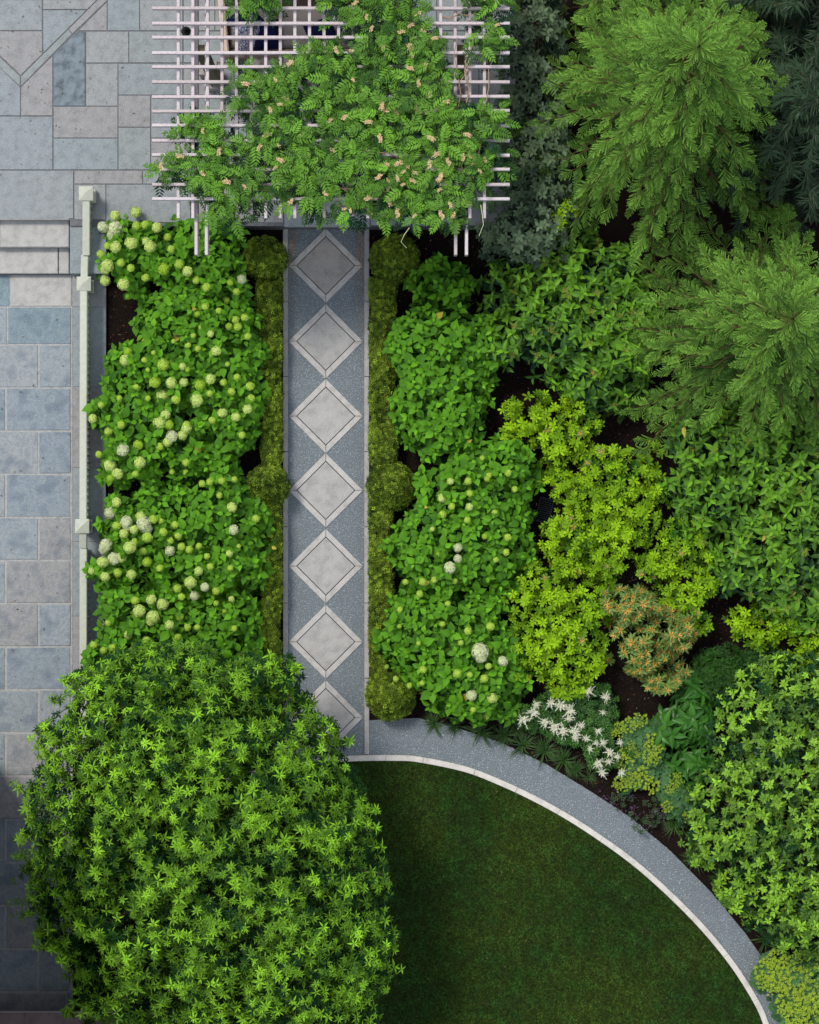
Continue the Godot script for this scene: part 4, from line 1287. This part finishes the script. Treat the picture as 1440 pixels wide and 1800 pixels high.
	heads(a, [787, 1061, 5, 703, 1072, 5, 862, 1101, 7, 823, 1109, 6, 778, 1097, 5, 702, 1101, 4, 844, 1145, -14, 884, 1162, -9, 859, 1171, 6, 744, 1177, 6, 804, 1184, 7, 826, 1186, 5, 851, 1193, 7, 696, 1193, 5, 742, 1201, 5, 720, 1205, 5, 829, 1222, -9, 865, 1228, 9, 832, 1248, 5, 854, 1259, 6, 680, 1172, 4, 736, 1131, 4, 810, 1130, 5], 0.1)

func box_hedges() -> void:
	var o := {"top": 0.42, "gap": 0.034, "round": 0.1, "rise": 0.6, "bump": 0.05, "ragged": 0.05, "clump": 0.3, "layers": 3, "deep": 0.04, "parts": 0, "lean": 1.3, "freq": 7.0, "stems": 10, "size": 1.35, "sil": 0.7, "edge": 0.03, "holes": 0.4}
	shrub("boxwood_hedge", "low clipped olive hedge along the path's side nearer the railing", "hedge", "clipped boxwood hedges", [450, 490, 496, 490, 496, 700, 497, 820, 495, 1000, 494, 1230, 456, 1230, 460, 1000, 458, 820, 456, 700], "box", "tuft", o)
	shrub("boxwood_hedge", "low clipped hedge on the path's lawn-bed side, green flank to the gravel", "hedge", "clipped boxwood hedges", [650, 490, 697, 490, 696, 700, 698, 820, 690, 940, 694, 1000, 690, 1100, 685, 1210, 650, 1210, 649, 900], "box", "tuft", o)
	var b := o.duplicate()
	b.top = 0.78
	b.round = 0.45
	b.rise = 0.2
	b.sil = 0.5
	b.edge = 0.02
	for a in [[465, 452, 41, "clipped boxwood ball under the pergola's edge, nearer the railing"], [469, 853, 41, "clipped yellowish boxwood ball halfway along the railing-side hedge"], [470, 1205, 40, "clipped boxwood ball half hidden by the bushy tree"], [694, 455, 45, "dark green boxwood ball under the pergola's edge in brown mulch"], [687, 855, 46, "clipped boxwood ball halfway along the hedge by flowering hydrangeas"], [688, 1222, 46, "olive boxwood ball at the corner of gravel and curved path"]]:
		var ring := []
		for k in 16:
			ring.append(a[0] + cos(TAU * k / 16) * a[2])
			ring.append(a[1] + sin(TAU * k / 16) * a[2])
		b.size = 1.35 if a[0] != 694 else 1.2
		shrub("boxwood_ball", a[3], "boxwood", "clipped boxwood balls", ring, "moss" if false else "box", "tuft", b)

func broad_shrubs() -> void:
	var o := {"top": 1.35, "clump": 0.35, "edge": 0.22, "gap": 0.175, "round": 0.8, "rise": 0.4, "bump": 0.4, "ragged": 0.25, "layers": 3, "deep": 0.2, "parts": 280, "lean": 0.9, "freq": 3.0, "stems": 8, "size": 1.25, "holes": 0.45}
	shrub("dogwood_shrub", "rounded shrub with pointed bright leaves below the tall hemlock", "shrub", "broadleaf shrubs", [860, 470, 900, 440, 960, 420, 1040, 415, 1100, 440, 1150, 490, 1165, 560, 1160, 620, 1140, 680, 1090, 712, 1040, 712, 1000, 690, 960, 660, 900, 655, 868, 620, 858, 560, 845, 520], "dogwood", "lance", o)
	shrub("dogwood_shrub", "wide shrub with pointed leaves below the second hemlock, at the picture's edge", "shrub", "broadleaf shrubs", [1175, 760, 1230, 715, 1320, 700, 1450, 710, 1530, 780, 1530, 1080, 1460, 1115, 1400, 1120, 1330, 1095, 1270, 1040, 1240, 980, 1190, 920, 1170, 860, 1180, 800], "dogwood", "lance", o)
	for s in get_children():
		if s.has_meta("tips") and s.get_meta("category") == "shrub":
			for k in 45:      # faded flower heads among the leaves
				var t: Vector3 = pick(s.get_meta("tips"))
				obj("seed_head", pick(sp.froth.meshes), M.seed, s, Transform3D(Basis(Vector3.UP, R(0, TAU)).scaled(Vector3(1, 0.6, 1) * R(0.03, 0.06)), t - s.position + Vector3(0, 0.05, 0)))
	var g := o.duplicate()
	g.top = 1.7
	g.gap = 0.13
	g.clump = 0.45
	g.bump = 0.4
	g.holes = 0.6
	g.layers = 4
	g.size = 1.0
	g.tint = 2.4
	g.round = 0.9
	shrub("camellia_shrub", "big glossy shrub with pale leaf tips, overhanging the curved path", "shrub", "broadleaf shrubs", [1272, 1225, 1310, 1180, 1370, 1150, 1420, 1150, 1560, 1180, 1560, 1640, 1450, 1700, 1395, 1690, 1350, 1655, 1300, 1605, 1255, 1550, 1215, 1500, 1208, 1450, 1225, 1410, 1240, 1375, 1262, 1330, 1262, 1275], "glossy", "star", g)
	var d := o.duplicate()
	d.top = 2.0
	d.stems = 22
	d.gap = 0.12
	d.bump = 0.25
	d.holes = 0.3
	d.layers = 4
	d.parts = 200
	d.size = 1.0
	shrub("ivy_hedge", "dark leafy hedge growing along the pergola's outer side", "hedge", "", [890, -60, 985, -60, 990, 60, 985, 200, 1000, 330, 1005, 400, 985, 450, 920, 475, 862, 440, 850, 400, 885, 330], "shade", "spray", d)
	shrub("spirea_tuft", "small yellow-leaved twig standing out of dark hedge's lower end", "shrub", "", [972, 372, 990, 360, 1003, 372, 998, 395, 980, 402], "azalea", "spray", {"top": 1.6, "base": 1.2, "gap": 0.07, "round": 0.2, "layers": 1, "parts": 20, "stems": 2, "size": 0.9})

func azaleas() -> void:
	var o := {"top": 0.95, "clump": 0.4, "gap": 0.115, "round": 0.6, "rise": 0.4, "bump": 0.35, "ragged": 0.16, "layers": 3, "deep": 0.15, "parts": 280, "lean": 0.8, "freq": 4.0, "holes": 0.6, "stems": 8, "size": 0.95, "edge": 0.26}
	var list := [
		["yellow-green azalea with a few orange tips, between two mulch clearings", [895, 720, 920, 702, 980, 705, 1030, 720, 1050, 755, 1048, 800, 1020, 840, 985, 850, 950, 835, 930, 790, 893, 770]],
		["largest yellow-green azalea, in the middle of the group", [990, 840, 1040, 800, 1080, 780, 1130, 775, 1155, 800, 1165, 860, 1170, 920, 1145, 960, 1110, 1000, 1060, 1025, 1010, 1010, 970, 985, 945, 950, 975, 890]],
		["yellow-green azalea beside the flowering hydrangeas, above white astilbe", [890, 1050, 930, 1000, 990, 995, 1050, 1015, 1068, 1060, 1070, 1130, 1060, 1180, 1010, 1215, 950, 1215, 905, 1165, 885, 1110]],
		["loose open azalea between the big azalea and wide shrub", [1170, 915, 1215, 905, 1255, 930, 1265, 990, 1250, 1050, 1240, 1105, 1190, 1110, 1150, 1060, 1120, 1010, 1145, 965]],
		["bright azalea at the picture's edge below the wide shrub", [1285, 1060, 1340, 1045, 1420, 1080, 1500, 1090, 1500, 1160, 1420, 1160, 1350, 1135, 1300, 1110]],
	]
	for a in list:
		var s := shrub("azalea_shrub", a[0], "azalea", "yellow-green azaleas", a[1], "azalea", "rosette", o)
		var tips: Array = s.get_meta("tips")
		for k in (4 if a[1][0] != 1285 else 1):
			var t: Vector3 = pick(tips)
			obj("orange_shoot", pick(sp.rust.meshes), sp.rust.mats[1], s, Transform3D(frame(Vector3.UP, R(0, TAU)).scaled(Vector3.ONE * R(0.55, 0.85)), t - s.position + Vector3(0, 0.03, 0)))
	var r := o.duplicate()
	r.holes = 0.85
	r.clump = 0.5
	r.edge = 0.35
	r.gap = 0.115
	r.size = 1.15
	shrub("rhododendron_shrub", "rhododendron with orange-brown young leaves in dark mulch", "rhododendron", "", [1075, 1050, 1110, 1025, 1160, 1040, 1200, 1075, 1225, 1120, 1195, 1160, 1170, 1200, 1120, 1190, 1070, 1165, 1085, 1110], "rust", "rosette", r)

func small_plants() -> void:
	# dark fine-leaved mounds
	for a in [[1270, 1190, 56, "dark green fine-leaved mound beside the hosta"], [1345, 1165, 40, "smaller dark mound behind the first, half under the glossy shrub"]]:
		var ring := []
		for k in 14:
			ring.append(a[0] + cos(TAU * k / 14) * a[2] * R(0.92, 1.08))
			ring.append(a[1] + sin(TAU * k / 14) * a[2] * R(0.8, 0.95))
		shrub("evergreen_mound", a[3], "shrub", "dark fine-leaved mounds", ring, "moss", "tuft", {"top": 0.45, "gap": 0.05, "round": 0.4, "rise": 0.2, "bump": 0.05, "layers": 2, "deep": 0.06, "parts": 0, "size": 0.085, "stems": 3, "lean": 1.2})
	for a in [[[1165, 1265, 1190, 1225, 1215, 1195, 1240, 1230, 1255, 1260, 1245, 1300, 1200, 1320, 1165, 1300], "hosta with broad dark leaves below the dark mound"], [[1185, 1320, 1230, 1310, 1245, 1345, 1225, 1385, 1185, 1365], "smaller hosta at the glossy shrub's foot"]]:
		shrub("hosta_clump", a[1], "hosta", "hostas", a[0], "hosta", "hosta", {"top": 0.5, "gap": 0.15, "round": 0.35, "rise": 0.3, "bump": 0.04, "layers": 2, "deep": 0.1, "parts": 120, "size": 1.0, "stems": 2, "lean": 1.4})
	# liriope tufts along the curved path
	var k := 0
	for a in [[762, 1272, 0.2], [800, 1275, 0.2], [845, 1285, 0.24], [885, 1292, 0.22], [918, 1308, 0.24], [958, 1318, 0.26], [990, 1335, 0.24], [1012, 1352, 0.17], [1036, 1366, 0.13], [905, 1275, 0.2], [1185, 1450, 0.2], [1228, 1478, 0.2], [1222, 1510, 0.2], [1262, 1540, 0.16], [1345, 1650, 0.2]]:
		var c := thing("liriope_tuft", ["dark grassy tuft between the corner ball and next tuft", "second grassy tuft from the boxwood ball, on gravel's edge", "third grassy tuft from the boxwood ball, under hydrangea leaves", "fourth grassy tuft along the curved path from boxwood ball", "grassy tuft below the first astilbe plumes, fifth along the path", "widest grassy tuft below white astilbe plumes", "grassy tuft below the astilbe's middle", "small grassy tuft leaning onto gravel, eighth along the path", "smallest grassy tuft alone beside gravel near white plumes", "grassy tuft tucked behind the others against the hydrangea", "pale strap-leaved tuft below lady's mantle", "strap-leaved tuft with yellow leaves beside the glossy shrub", "strap-leaved tuft at gravel's edge below yellowing one", "small strap-leaved tuft under the glossy shrub's overhang", "grassy tuft in the gap just above the lowest lime-flowered plant"][k], "ornamental grass", P(a[0], a[1], 0.0), "grassy tufts along the curved path")
		c.basis = Basis(Vector3.UP, R(0, TAU)) * Basis().scaled(Vector3.ONE * a[2] * 1.35)
		obj("leaf_blades", sp.liriope.meshes[k % 2], sp.liriope.mats[mini(5, (2 if k >= 10 else 3) + k % 2)], c)
		obj("leaf_blades", sp.liriope.meshes[(k + 1) % 2], sp.liriope.mats[4 - (1 if k >= 10 else 0)], c, Transform3D(Basis(Vector3.UP, 1.3).scaled(Vector3.ONE * 0.85), Vector3(0.05, 0.1, 0.03)))
		k += 1
	# white astilbe
	var o := {"top": 0.45, "gap": 0.085, "round": 0.25, "rise": 0.4, "bump": 0.06, "layers": 3, "deep": 0.09, "parts": 90, "size": 1.2, "stems": 3}
	var b := shrub("astilbe_clump", "ferny white-plumed astilbe below the yellow-green azalea", "astilbe", "white astilbes", [905, 1255, 940, 1225, 1010, 1200, 1055, 1195, 1080, 1230, 1095, 1270, 1060, 1300, 1010, 1310, 960, 1290, 920, 1275], "fern", "spray", o)
	plumes(b, [920, 1265, 14, 938, 1252, 14, 985, 1240, 15, 968, 1235, 12, 1002, 1248, 15, 958, 1270, 12, 975, 1278, 15, 990, 1285, 13, 1010, 1285, 14, 1022, 1275, 9, 1035, 1215, 12, 1065, 1225, 11, 1060, 1252, 7, 1030, 1298, 9, 1052, 1285, 9, 1000, 1262, 10, 943, 1238, 9, 1012, 1295, 10])
	b = shrub("astilbe_clump", "smaller astilbe with creamiest plumes, at gravel's edge by lady's mantle", "astilbe", "white astilbes", [1030, 1310, 1075, 1295, 1105, 1320, 1100, 1355, 1060, 1365, 1035, 1345], "fern", "spray", o)
	plumes(b, [1037, 1316, 8, 1060, 1305, 9, 1048, 1306, 7, 1072, 1322, 12, 1052, 1342, 12, 1058, 1358, 11, 1070, 1338, 9, 1092, 1358, 10, 1090, 1305, 8, 1085, 1330, 8])
	# lady's mantle: round grey-green leaves under lime froth
	for a in [["lime-flowered lady's mantle between astilbe and hosta", [1090, 1265, 1130, 1255, 1165, 1280, 1170, 1330, 1150, 1370, 1100, 1390, 1085, 1360, 1095, 1310], [1085, 1285, 15, 1105, 1275, 15, 1125, 1265, 14, 1150, 1310, 20, 1145, 1330, 16, 1098, 1340, 16, 1110, 1375, 18, 1130, 1365, 18, 1145, 1382, 15, 1090, 1378, 15, 1075, 1288, 10, 1110, 1310, 8, 1120, 1325, 8, 1100, 1325, 12]],
		["small lady's mantle below the hosta with few lime flowers", [1170, 1355, 1200, 1370, 1225, 1400, 1210, 1440, 1180, 1430, 1160, 1390], [1190, 1370, 14, 1178, 1385, 11, 1172, 1418, 11, 1208, 1435, 11]],
		["large lime-flowered lady's mantle in bottom corner, over the gravel", [1325, 1720, 1345, 1685, 1400, 1665, 1480, 1670, 1520, 1830, 1400, 1850, 1370, 1790, 1345, 1745], [1345, 1705, 20, 1365, 1690, 22, 1400, 1690, 24, 1430, 1700, 26, 1340, 1725, 14, 1370, 1720, 22, 1400, 1725, 24, 1385, 1755, 22, 1420, 1745, 24, 1450, 1760, 24, 1400, 1785, 22, 1430, 1790, 26, 1380, 1775, 14, 1420, 1815, 20, 1355, 1735, 15, 1415, 1765, 20]]]:
		var m := shrub("ladys_mantle", a[0], "lady's mantle", "lime-flowered lady's mantle", a[1], "mantle", "rosette", {"top": 0.3, "gap": 0.07, "round": 0.25, "rise": 0.4, "bump": 0.04, "layers": 2, "deep": 0.06, "parts": 70, "size": 1.1, "stems": 2})
		var l: Array = a[2]
		for i in range(0, l.size(), 3):
			var r: float = l[i + 2] / PPM
			obj("flower_spray", pick(sp.froth.meshes), sp.froth.mats[rng.randi() % 4], m, Transform3D(Basis(Vector3.UP, R(0, TAU)).scaled(Vector3(r, r * 0.5, r)), P(l[i], l[i + 1], 0.36) - m.position))
			obj("flower_spray", pick(sp.froth.meshes), sp.froth.mats[rng.randi() % 4], m, Transform3D(Basis(Vector3.UP, R(0, TAU)).scaled(Vector3(r, r * 0.5, r) * 0.9), P(l[i] + R(-4, 4), l[i + 1] + R(-4, 4), 0.32) - m.position))
	# catmint with violet spikes falling onto the gravel
	for a in [["thin violet catmint spilling over gravel below white plumes", [1050, 1400, 1085, 1385, 1110, 1400, 1095, 1425, 1060, 1420]], ["catmint with faded violet stalks beside the strap-leaved tuft", [1110, 1430, 1150, 1405, 1175, 1420, 1165, 1460, 1125, 1465]]]:
		var m := shrub("catmint_clump", a[0], "catmint", "violet catmints", a[1], "catmint", "spray", {"top": 0.22, "gap": 0.085, "round": 0.2, "rise": 0.4, "layers": 1, "deep": 0.06, "parts": 30, "size": 1.1, "stems": 4, "stem_r": 0.004})
		var st := begin()
		for i in 40:
			var c := P(a[1][0] + R(-18, 70), a[1][1] + R(-12, 30), R(0.1, 0.28)) - m.position
			var d := Vector3(R(-0.14, 0.02), R(0.0, 0.05), R(-0.02, 0.1))
			for q in 6:
				var v := c + d * (q / 5.0) + Vector3(R(-0.01, 0.01), 0, R(-0.01, 0.01))
				tri_c(st, v, v + Vector3(R(-0.014, 0.014), 0.005, R(-0.014, 0.014)), v + Vector3(R(-0.014, 0.014), 0.0, R(-0.014, 0.014)), Vector3.UP, grey(R(0.7, 1.3)))
		obj("flower_spikes", st.commit(), M.purple, m).set_meta("kind", "stuff")
	# drain grate in the mulch
	var at := P(957, 897, 0.0)
	var g := thing("drain_grate", "small blue-grey metal drain grate in the mulch", "drain grate", at)
	g.basis = Basis(Vector3.UP, -0.25)
	var st2 := begin()
	for s in [-1.0, 1.0]:
		box(st2, Vector3(s * 0.11 - 0.008, 0, -0.2), Vector3(s * 0.11 + 0.008, 0.02, 0.2))
		box(st2, Vector3(-0.098, 0, s * 0.19 - 0.01), Vector3(0.098, 0.029, s * 0.19 + 0.01))
	obj("frame", st2.commit(), M.grate, g)
	for i in 11:
		obj("slat", boxm(Vector3(-0.097, 0.004, -0.165 + i * 0.033 - 0.007), Vector3(0.097, 0.024, -0.165 + i * 0.033 + 0.007)), M.grate, g)

func plumes(root: Node3D, l: Array) -> void:
	for i in range(0, l.size(), 3):
		var r: float = l[i + 2] / PPM
		obj("flower_plume", pick(sp.plumes), M.bloom_white, root, Transform3D(Basis(Vector3.UP, R(0, TAU)).scaled(Vector3(r, r, r) * 1.5), P(l[i], l[i + 1], 0.52) - root.position))

func wisteria() -> void:
	var all := [
		[280, 305, 315, 270, 400, 250, 455, 225, 560, 215, 620, 190, 800, 185, 870, 190, 885, 260, 885, 305, 845, 335, 810, 385, 740, 385, 640, 368, 590, 376, 500, 352, 445, 345, 420, 382, 385, 388, 370, 350, 330, 320],
		[410, 145, 440, 118, 520, 112, 565, 92, 600, 100, 640, 90, 700, 95, 765, 70, 782, 115, 785, 195, 620, 218, 480, 230, 455, 185, 420, 190],
		[572, 5, 570, -80, 730, -80, 735, 50, 765, 70, 700, 105, 640, 95, 608, 60],
		[325, 215, 350, 203, 395, 222, 385, 240, 330, 240],
		[830, -60, 882, -60, 884, 50, 860, 108, 840, 85, 832, 30],
		[420, 12, 440, -30, 490, -30, 488, 8],
	]
	var v := shrub("wisteria_vine", "wisteria vine with feathery leaves and peach flowers sprawled over the pergola", "wisteria", "", all, "wisteria", "vine", {"base": 2.98, "top": 3.36, "clump": 0.4, "gap": 0.14, "round": 0.35, "rise": 0.4, "bump": 0.25, "ragged": 0.2, "layers": 3, "deep": 0.12, "parts": 300, "size": 0.8, "stems": 0, "freq": 3.0, "holes": 0.6, "sil": 0.5, "edge": 0.12})
	var tips: Array = v.get_meta("tips")
	for i in 125:
		var t: Vector3 = pick(tips)
		obj("flower_cluster", pick(sp.blossoms), M.peach, v, Transform3D(aim(R(0, TAU), R(-0.5, 0.3)).scaled(Vector3.ONE * R(0.06, 0.11)), t - v.position + Vector3(0, 0.06, 0)))
	# woody stems winding up the posts and through the lattice
	for a in [[812, 330, 800, 60], [808, 300, 640, 260], [800, 250, 560, 150], [790, 150, 610, 30], [830, 320, 870, 90], [700, 340, 450, 330], [355, 320, 430, 260], [600, 360, 720, 350], [650, 372, 560, 300], [822, 100, 815, 350], [835, 60, 800, 180], [780, 30, 830, 20]]:
		var pts := []
		for k in 9:
			var s := k / 8.0
			pts.append(P(lerpf(a[0], a[2], s) + R(-7, 7), lerpf(a[1], a[3], s) + R(-7, 7), TOP + 0.04 + R(-0.03, 0.08)) - v.position)
		var st := begin()
		tube(st, pts, 0.014, 0.006, 5)
		obj("stem", st.commit(), M.vine, v)
	for a in [[720, 400, 705, 425, 715, 436], [845, 360, 850, 395, 842, 415], [395, 165, 378, 178, 382, 190]]:
		var st := begin()
		tube(st, [P(a[0], a[1], 3.1) - v.position, P(lerpf(a[0], a[2], 0.6), lerpf(a[1], a[3], 0.5), 3.1) - v.position, P(a[2], a[3], 3.05) - v.position, P(a[4], a[5], 3.0) - v.position], 0.006, 0.004, 5)
		obj("tendril", st.commit(), M.bloom_pale, v)

func limbs(root: Node3D, foot: Vector3, top: Vector3, tips: Array, n: int, r: float) -> void:
	var st := begin()
	tube(st, [foot - root.position, foot.lerp(top, 0.4) - root.position + Vector3(0.03, 0, 0.02), top - root.position], r, r * 0.25, 10)
	obj("trunk", st.commit(), M.bark, root)
	for i in n:
		var t: Vector3 = tips[rng.randi() % tips.size()]
		var a := foot.lerp(top, R(0.25, 0.8))
		var b := t - Vector3(0, 0.25, 0)
		var pts := []
		for k in 6:
			var s := k / 5.0
			var q := a.lerp(b, s) + Vector3(R(-0.04, 0.04), 0.12 * sin(PI * s), R(-0.04, 0.04))
			pts.append(q - root.position)
		st = begin()
		tube(st, pts, r * 0.4, r * 0.08, 6)
		obj("limb", st.commit(), M.bark, root)

func bushy_tree() -> void:
	var outline := [160, 1185, 210, 1150, 290, 1135, 360, 1150, 420, 1170, 500, 1170, 528, 1205, 535, 1250, 585, 1290, 590, 1340, 625, 1390, 660, 1450, 670, 1520, 678, 1580, 690, 1660, 680, 1710, 660, 1760, 660, 1850, 560, 1880, 420, 1880, 300, 1840, 200, 1800, 130, 1780, 100, 1700, 60, 1640, 40, 1560, 55, 1480, 45, 1420, 75, 1340, 60, 1300, 110, 1250, 105, 1205]
	var t := shrub("bushy_tree", "bushy tree with narrow bright leaves standing between walk and lawn", "tree", "", outline, "willowy", "star", {"top": 3.9, "base": 0.6, "sil": 0.55, "full": 0.9, "clump": 0.4, "gap": 0.13, "round": 2.0, "rise": 0.36, "bump": 0.9, "freq": 2.0, "ragged": 0.5, "layers": 6, "deep": 0.18, "parts": 300, "size": 0.88, "stems": 0, "lean": 0.9, "holes": 0.55, "edge": 0.22, "tint": 2.3})
	var tips: Array = t.get_meta("tips")
	# long shoots that stick out of the outline
	var rec := []
	for a in [[640, 1690, 705, 1700], [590, 1300, 615, 1305], [530, 1230, 548, 1236], [60, 1390, 22, 1378], [50, 1500, 30, 1505], [60, 1580, 18, 1588], [70, 1600, 22, 1610], [110, 1230, 88, 1232], [130, 1200, 108, 1195], [120, 1780, 120, 1775], [660, 1560, 685, 1550], [650, 1480, 672, 1490], [640, 1420, 662, 1425], [250, 1150, 265, 1128], [470, 1170, 480, 1150], [190, 1790, 240, 1798], [520, 1180, 522, 1172]]:
		for k in 7:
			var s := k / 6.0
			var p := P(lerpf(a[0], a[2], s), lerpf(a[1], a[3], s), 2.5)
			var d := P(a[2], a[3], 2.5) - P(a[0], a[1], 2.5)
			shoot("spray", p + Vector3(R(-0.03, 0.03), 0.05 * k / 6.0, R(-0.03, 0.03)), (d.normalized() * 0.9 + Vector3(R(-0.3, 0.3), 0.7, R(-0.3, 0.3))).normalized(), 0.95, 0 if k > 4 else 1, rec)
	dress(t, "willowy", rec, 0)
	limbs(t, P(430, 1480, 0.0), P(395, 1500, 3.2), tips, 26, 0.09)

# a conifer of drooping branches dressed with flat sprays
func conifer(called: String, label: String, apex: Vector3, radius: float, count: int, key: String, stretch: Vector2, o: Dictionary) -> void:
	var foot := Vector3(apex.x, 0, apex.z)
	var t := thing(called, label, "conifer", foot, o.get("group", ""))
	var rec := []
	var high := apex.y
	for i in count:
		var s := float(i) / count
		var az: float = i * 2.39996 + R(-0.35, 0.35)
		var dir := Vector3(cos(az), 0, sin(az))
		var bend := R(-0.55, 0.55)
		var len: float = (radius * (0.1 + 0.9 * pow(s, 0.75)) * R(0.8, 1.12)) * (1.0 + stretch.x * maxf(0.0, -dir.x) + stretch.y * maxf(0.0, dir.z))
		var a := foot + Vector3(0, high * (0.99 - 0.78 * s + R(-0.06, 0.02)), 0)
		var pts := []
		for k in 7:
			var u := k / 6.0
			var sway: float = bend * u
			pts.append(a + dir.rotated(Vector3.UP, sway) * len * u + Vector3(R(-0.04, 0.04), len * (0.22 * u - o.get("droop", 0.52) * u * u), R(-0.04, 0.04)))
		var st := begin()
		var local := []
		for p in pts:
			local.append(p - foot)
		tube(st, local, 0.022 * (0.4 + s), 0.005, 5)
		obj("branch", st.commit(), M.twig, t)
		var n := maxi(4, int(len / o.get("every", 0.15)))
		for k in n:
			var u := lerpf(0.12, 1.0, (k + 0.5) / n)
			var q := u * 6.0
			var b: Vector3 = (pts[int(q)] as Vector3).lerp(pts[mini(int(q) + 1, 6)], q - int(q))
			var side := (1.0 if k % 2 else -1.0)
			var turn := side * R(0.35, 0.95) * (1.0 if k < n - 1 else 0.1)
			var sz: float = o.size * R(0.75, 1.15) * lerpf(1.0, 0.75, u)
			var el: float = 0.1 - 0.5 * u + R(-0.2, 0.15)
			var tn := clampi(int(5.5 * (1.0 - u) * 0.7 + s * 1.6 + R(-1.4, 1.6)), 0, 5)  # tips and top brighter, interior darker: young growth, and shade put into tint
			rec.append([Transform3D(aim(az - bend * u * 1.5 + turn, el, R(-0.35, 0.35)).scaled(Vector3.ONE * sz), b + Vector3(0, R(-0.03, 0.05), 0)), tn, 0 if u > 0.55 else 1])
	for k in 9:
		rec.append([Transform3D(aim(k * TAU / 9, R(-0.1, 0.6)).scaled(Vector3.ONE * o.size * 0.8), apex - Vector3(0, 0.05 + 0.02 * k, 0)), k % 3, 0])
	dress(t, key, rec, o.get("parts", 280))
	var st := begin()
	tube(st, [Vector3.ZERO, Vector3(0.02, high * 0.5, 0), Vector3(0, high, 0)], 0.11, 0.012, 9)
	obj("trunk", st.commit(), M.bark, t)

func conifers() -> void:
	conifer("hemlock_tree", "tall feathery hemlock with drooping sprays beside the dark hedge", P(1230, 80, 6.2), 2.2, 125, "hemlock", Vector2(0.0, 0.25), {"every": 0.115, "size": 0.42, "group": "feathery hemlocks"})
	conifer("hemlock_tree", "lower feathery hemlock at the picture's edge above the wide shrub", P(1395, 560, 4.4), 2.3, 115, "hemlock", Vector2(0.15, 0.0), {"every": 0.115, "size": 0.42, "group": "feathery hemlocks"})
	conifer("yew_tree", "dark blue-green yew with long needles in the far corner", P(1440, 170, 3.4), 2.1, 75, "yew", Vector2(0.0, 0.0), {"size": 0.3, "every": 0.09, "droop": 0.3})
	conifer("hemlock_tree", "shaded hemlock half out of the picture beside the first one", P(1160, -110, 4.2), 1.4, 60, "hemlock", Vector2(0.0, 0.0), {"size": 0.45, "every": 0.16, "group": "feathery hemlocks", "parts": 100})

	conifer("yew_tree", "second dark yew in the upper corner, mostly out of the picture", P(1470, -40, 3.4), 1.9, 60, "yew", Vector2(0.0, 0.0), {"size": 0.3, "every": 0.1, "droop": 0.3, "parts": 80})

func _ready() -> void:
	rng.seed = 20
	lump.seed = 5
	lump.frequency = 0.09
	lump.fractal_octaves = 2
	fine.seed = 9
	fine.frequency = 0.09
	fine.fractal_octaves = 3
	# camera: high over the middle of the garden, looking straight down
	var cam := Camera3D.new()
	cam.name = "camera"
	add_child(cam)
	cam.position = Vector3(0, EYE, 0)
	cam.rotation_degrees = Vector3(-90, 0, 0)
	cam.fov = rad_to_deg(2.0 * atan(900.0 / PPM / EYE))
	cam.near = 0.5
	cam.far = 200.0
	cam.current = true
	var env := Environment.new()
	var sky := ProceduralSkyMaterial.new()
	sky.sky_top_color = Color(0.88, 0.905, 0.95)
	sky.sky_horizon_color = Color(0.52, 0.56, 0.62)
	sky.sky_curve = 0.25
	sky.ground_bottom_color = Color(0.1, 0.1, 0.09)
	sky.ground_horizon_color = Color(0.4, 0.42, 0.42)
	sky.sky_energy_multiplier = 0.8
	env.background_mode = Environment.BG_SKY
	env.sky = Sky.new()
	env.sky.sky_material = sky
	env.tonemap_mode = Environment.TONE_MAPPER_LINEAR
	env.tonemap_exposure = 1.78
	env.sdfgi_enabled = true
	env.ssao_enabled = true
	env.ssil_enabled = true
	var we := WorldEnvironment.new()
	we.name = "sky"
	we.environment = env
	add_child(we)
	var sun := DirectionalLight3D.new()
	sun.name = "sun"
	sun.light_color = Color(1.0, 0.97, 0.92)
	sun.light_energy = 0.5
	sun.light_angular_distance = 14.0
	sun.shadow_enabled = true
	add_child(sun)
	sun.look_at_from_position(Vector3(-5, 11, -5), Vector3.ZERO)
	make_materials()
	make_species()
	sp.heads = [floret_head(64, 0.27, 1), floret_head(52, 0.3, 2), floret_head(72, 0.25, 3)]
	sp.plumes = [plume(), plume(), plume()]
	sp.blossoms = [blossom(), blossom()]
	ground()
	flagstones()
	paths()
	house()
	railing()
	pergola()
	seating()
	hydrangeas()
	box_hedges()
	broad_shrubs()
	azaleas()
	conifers()
	wisteria()
	bushy_tree()
	small_plants()
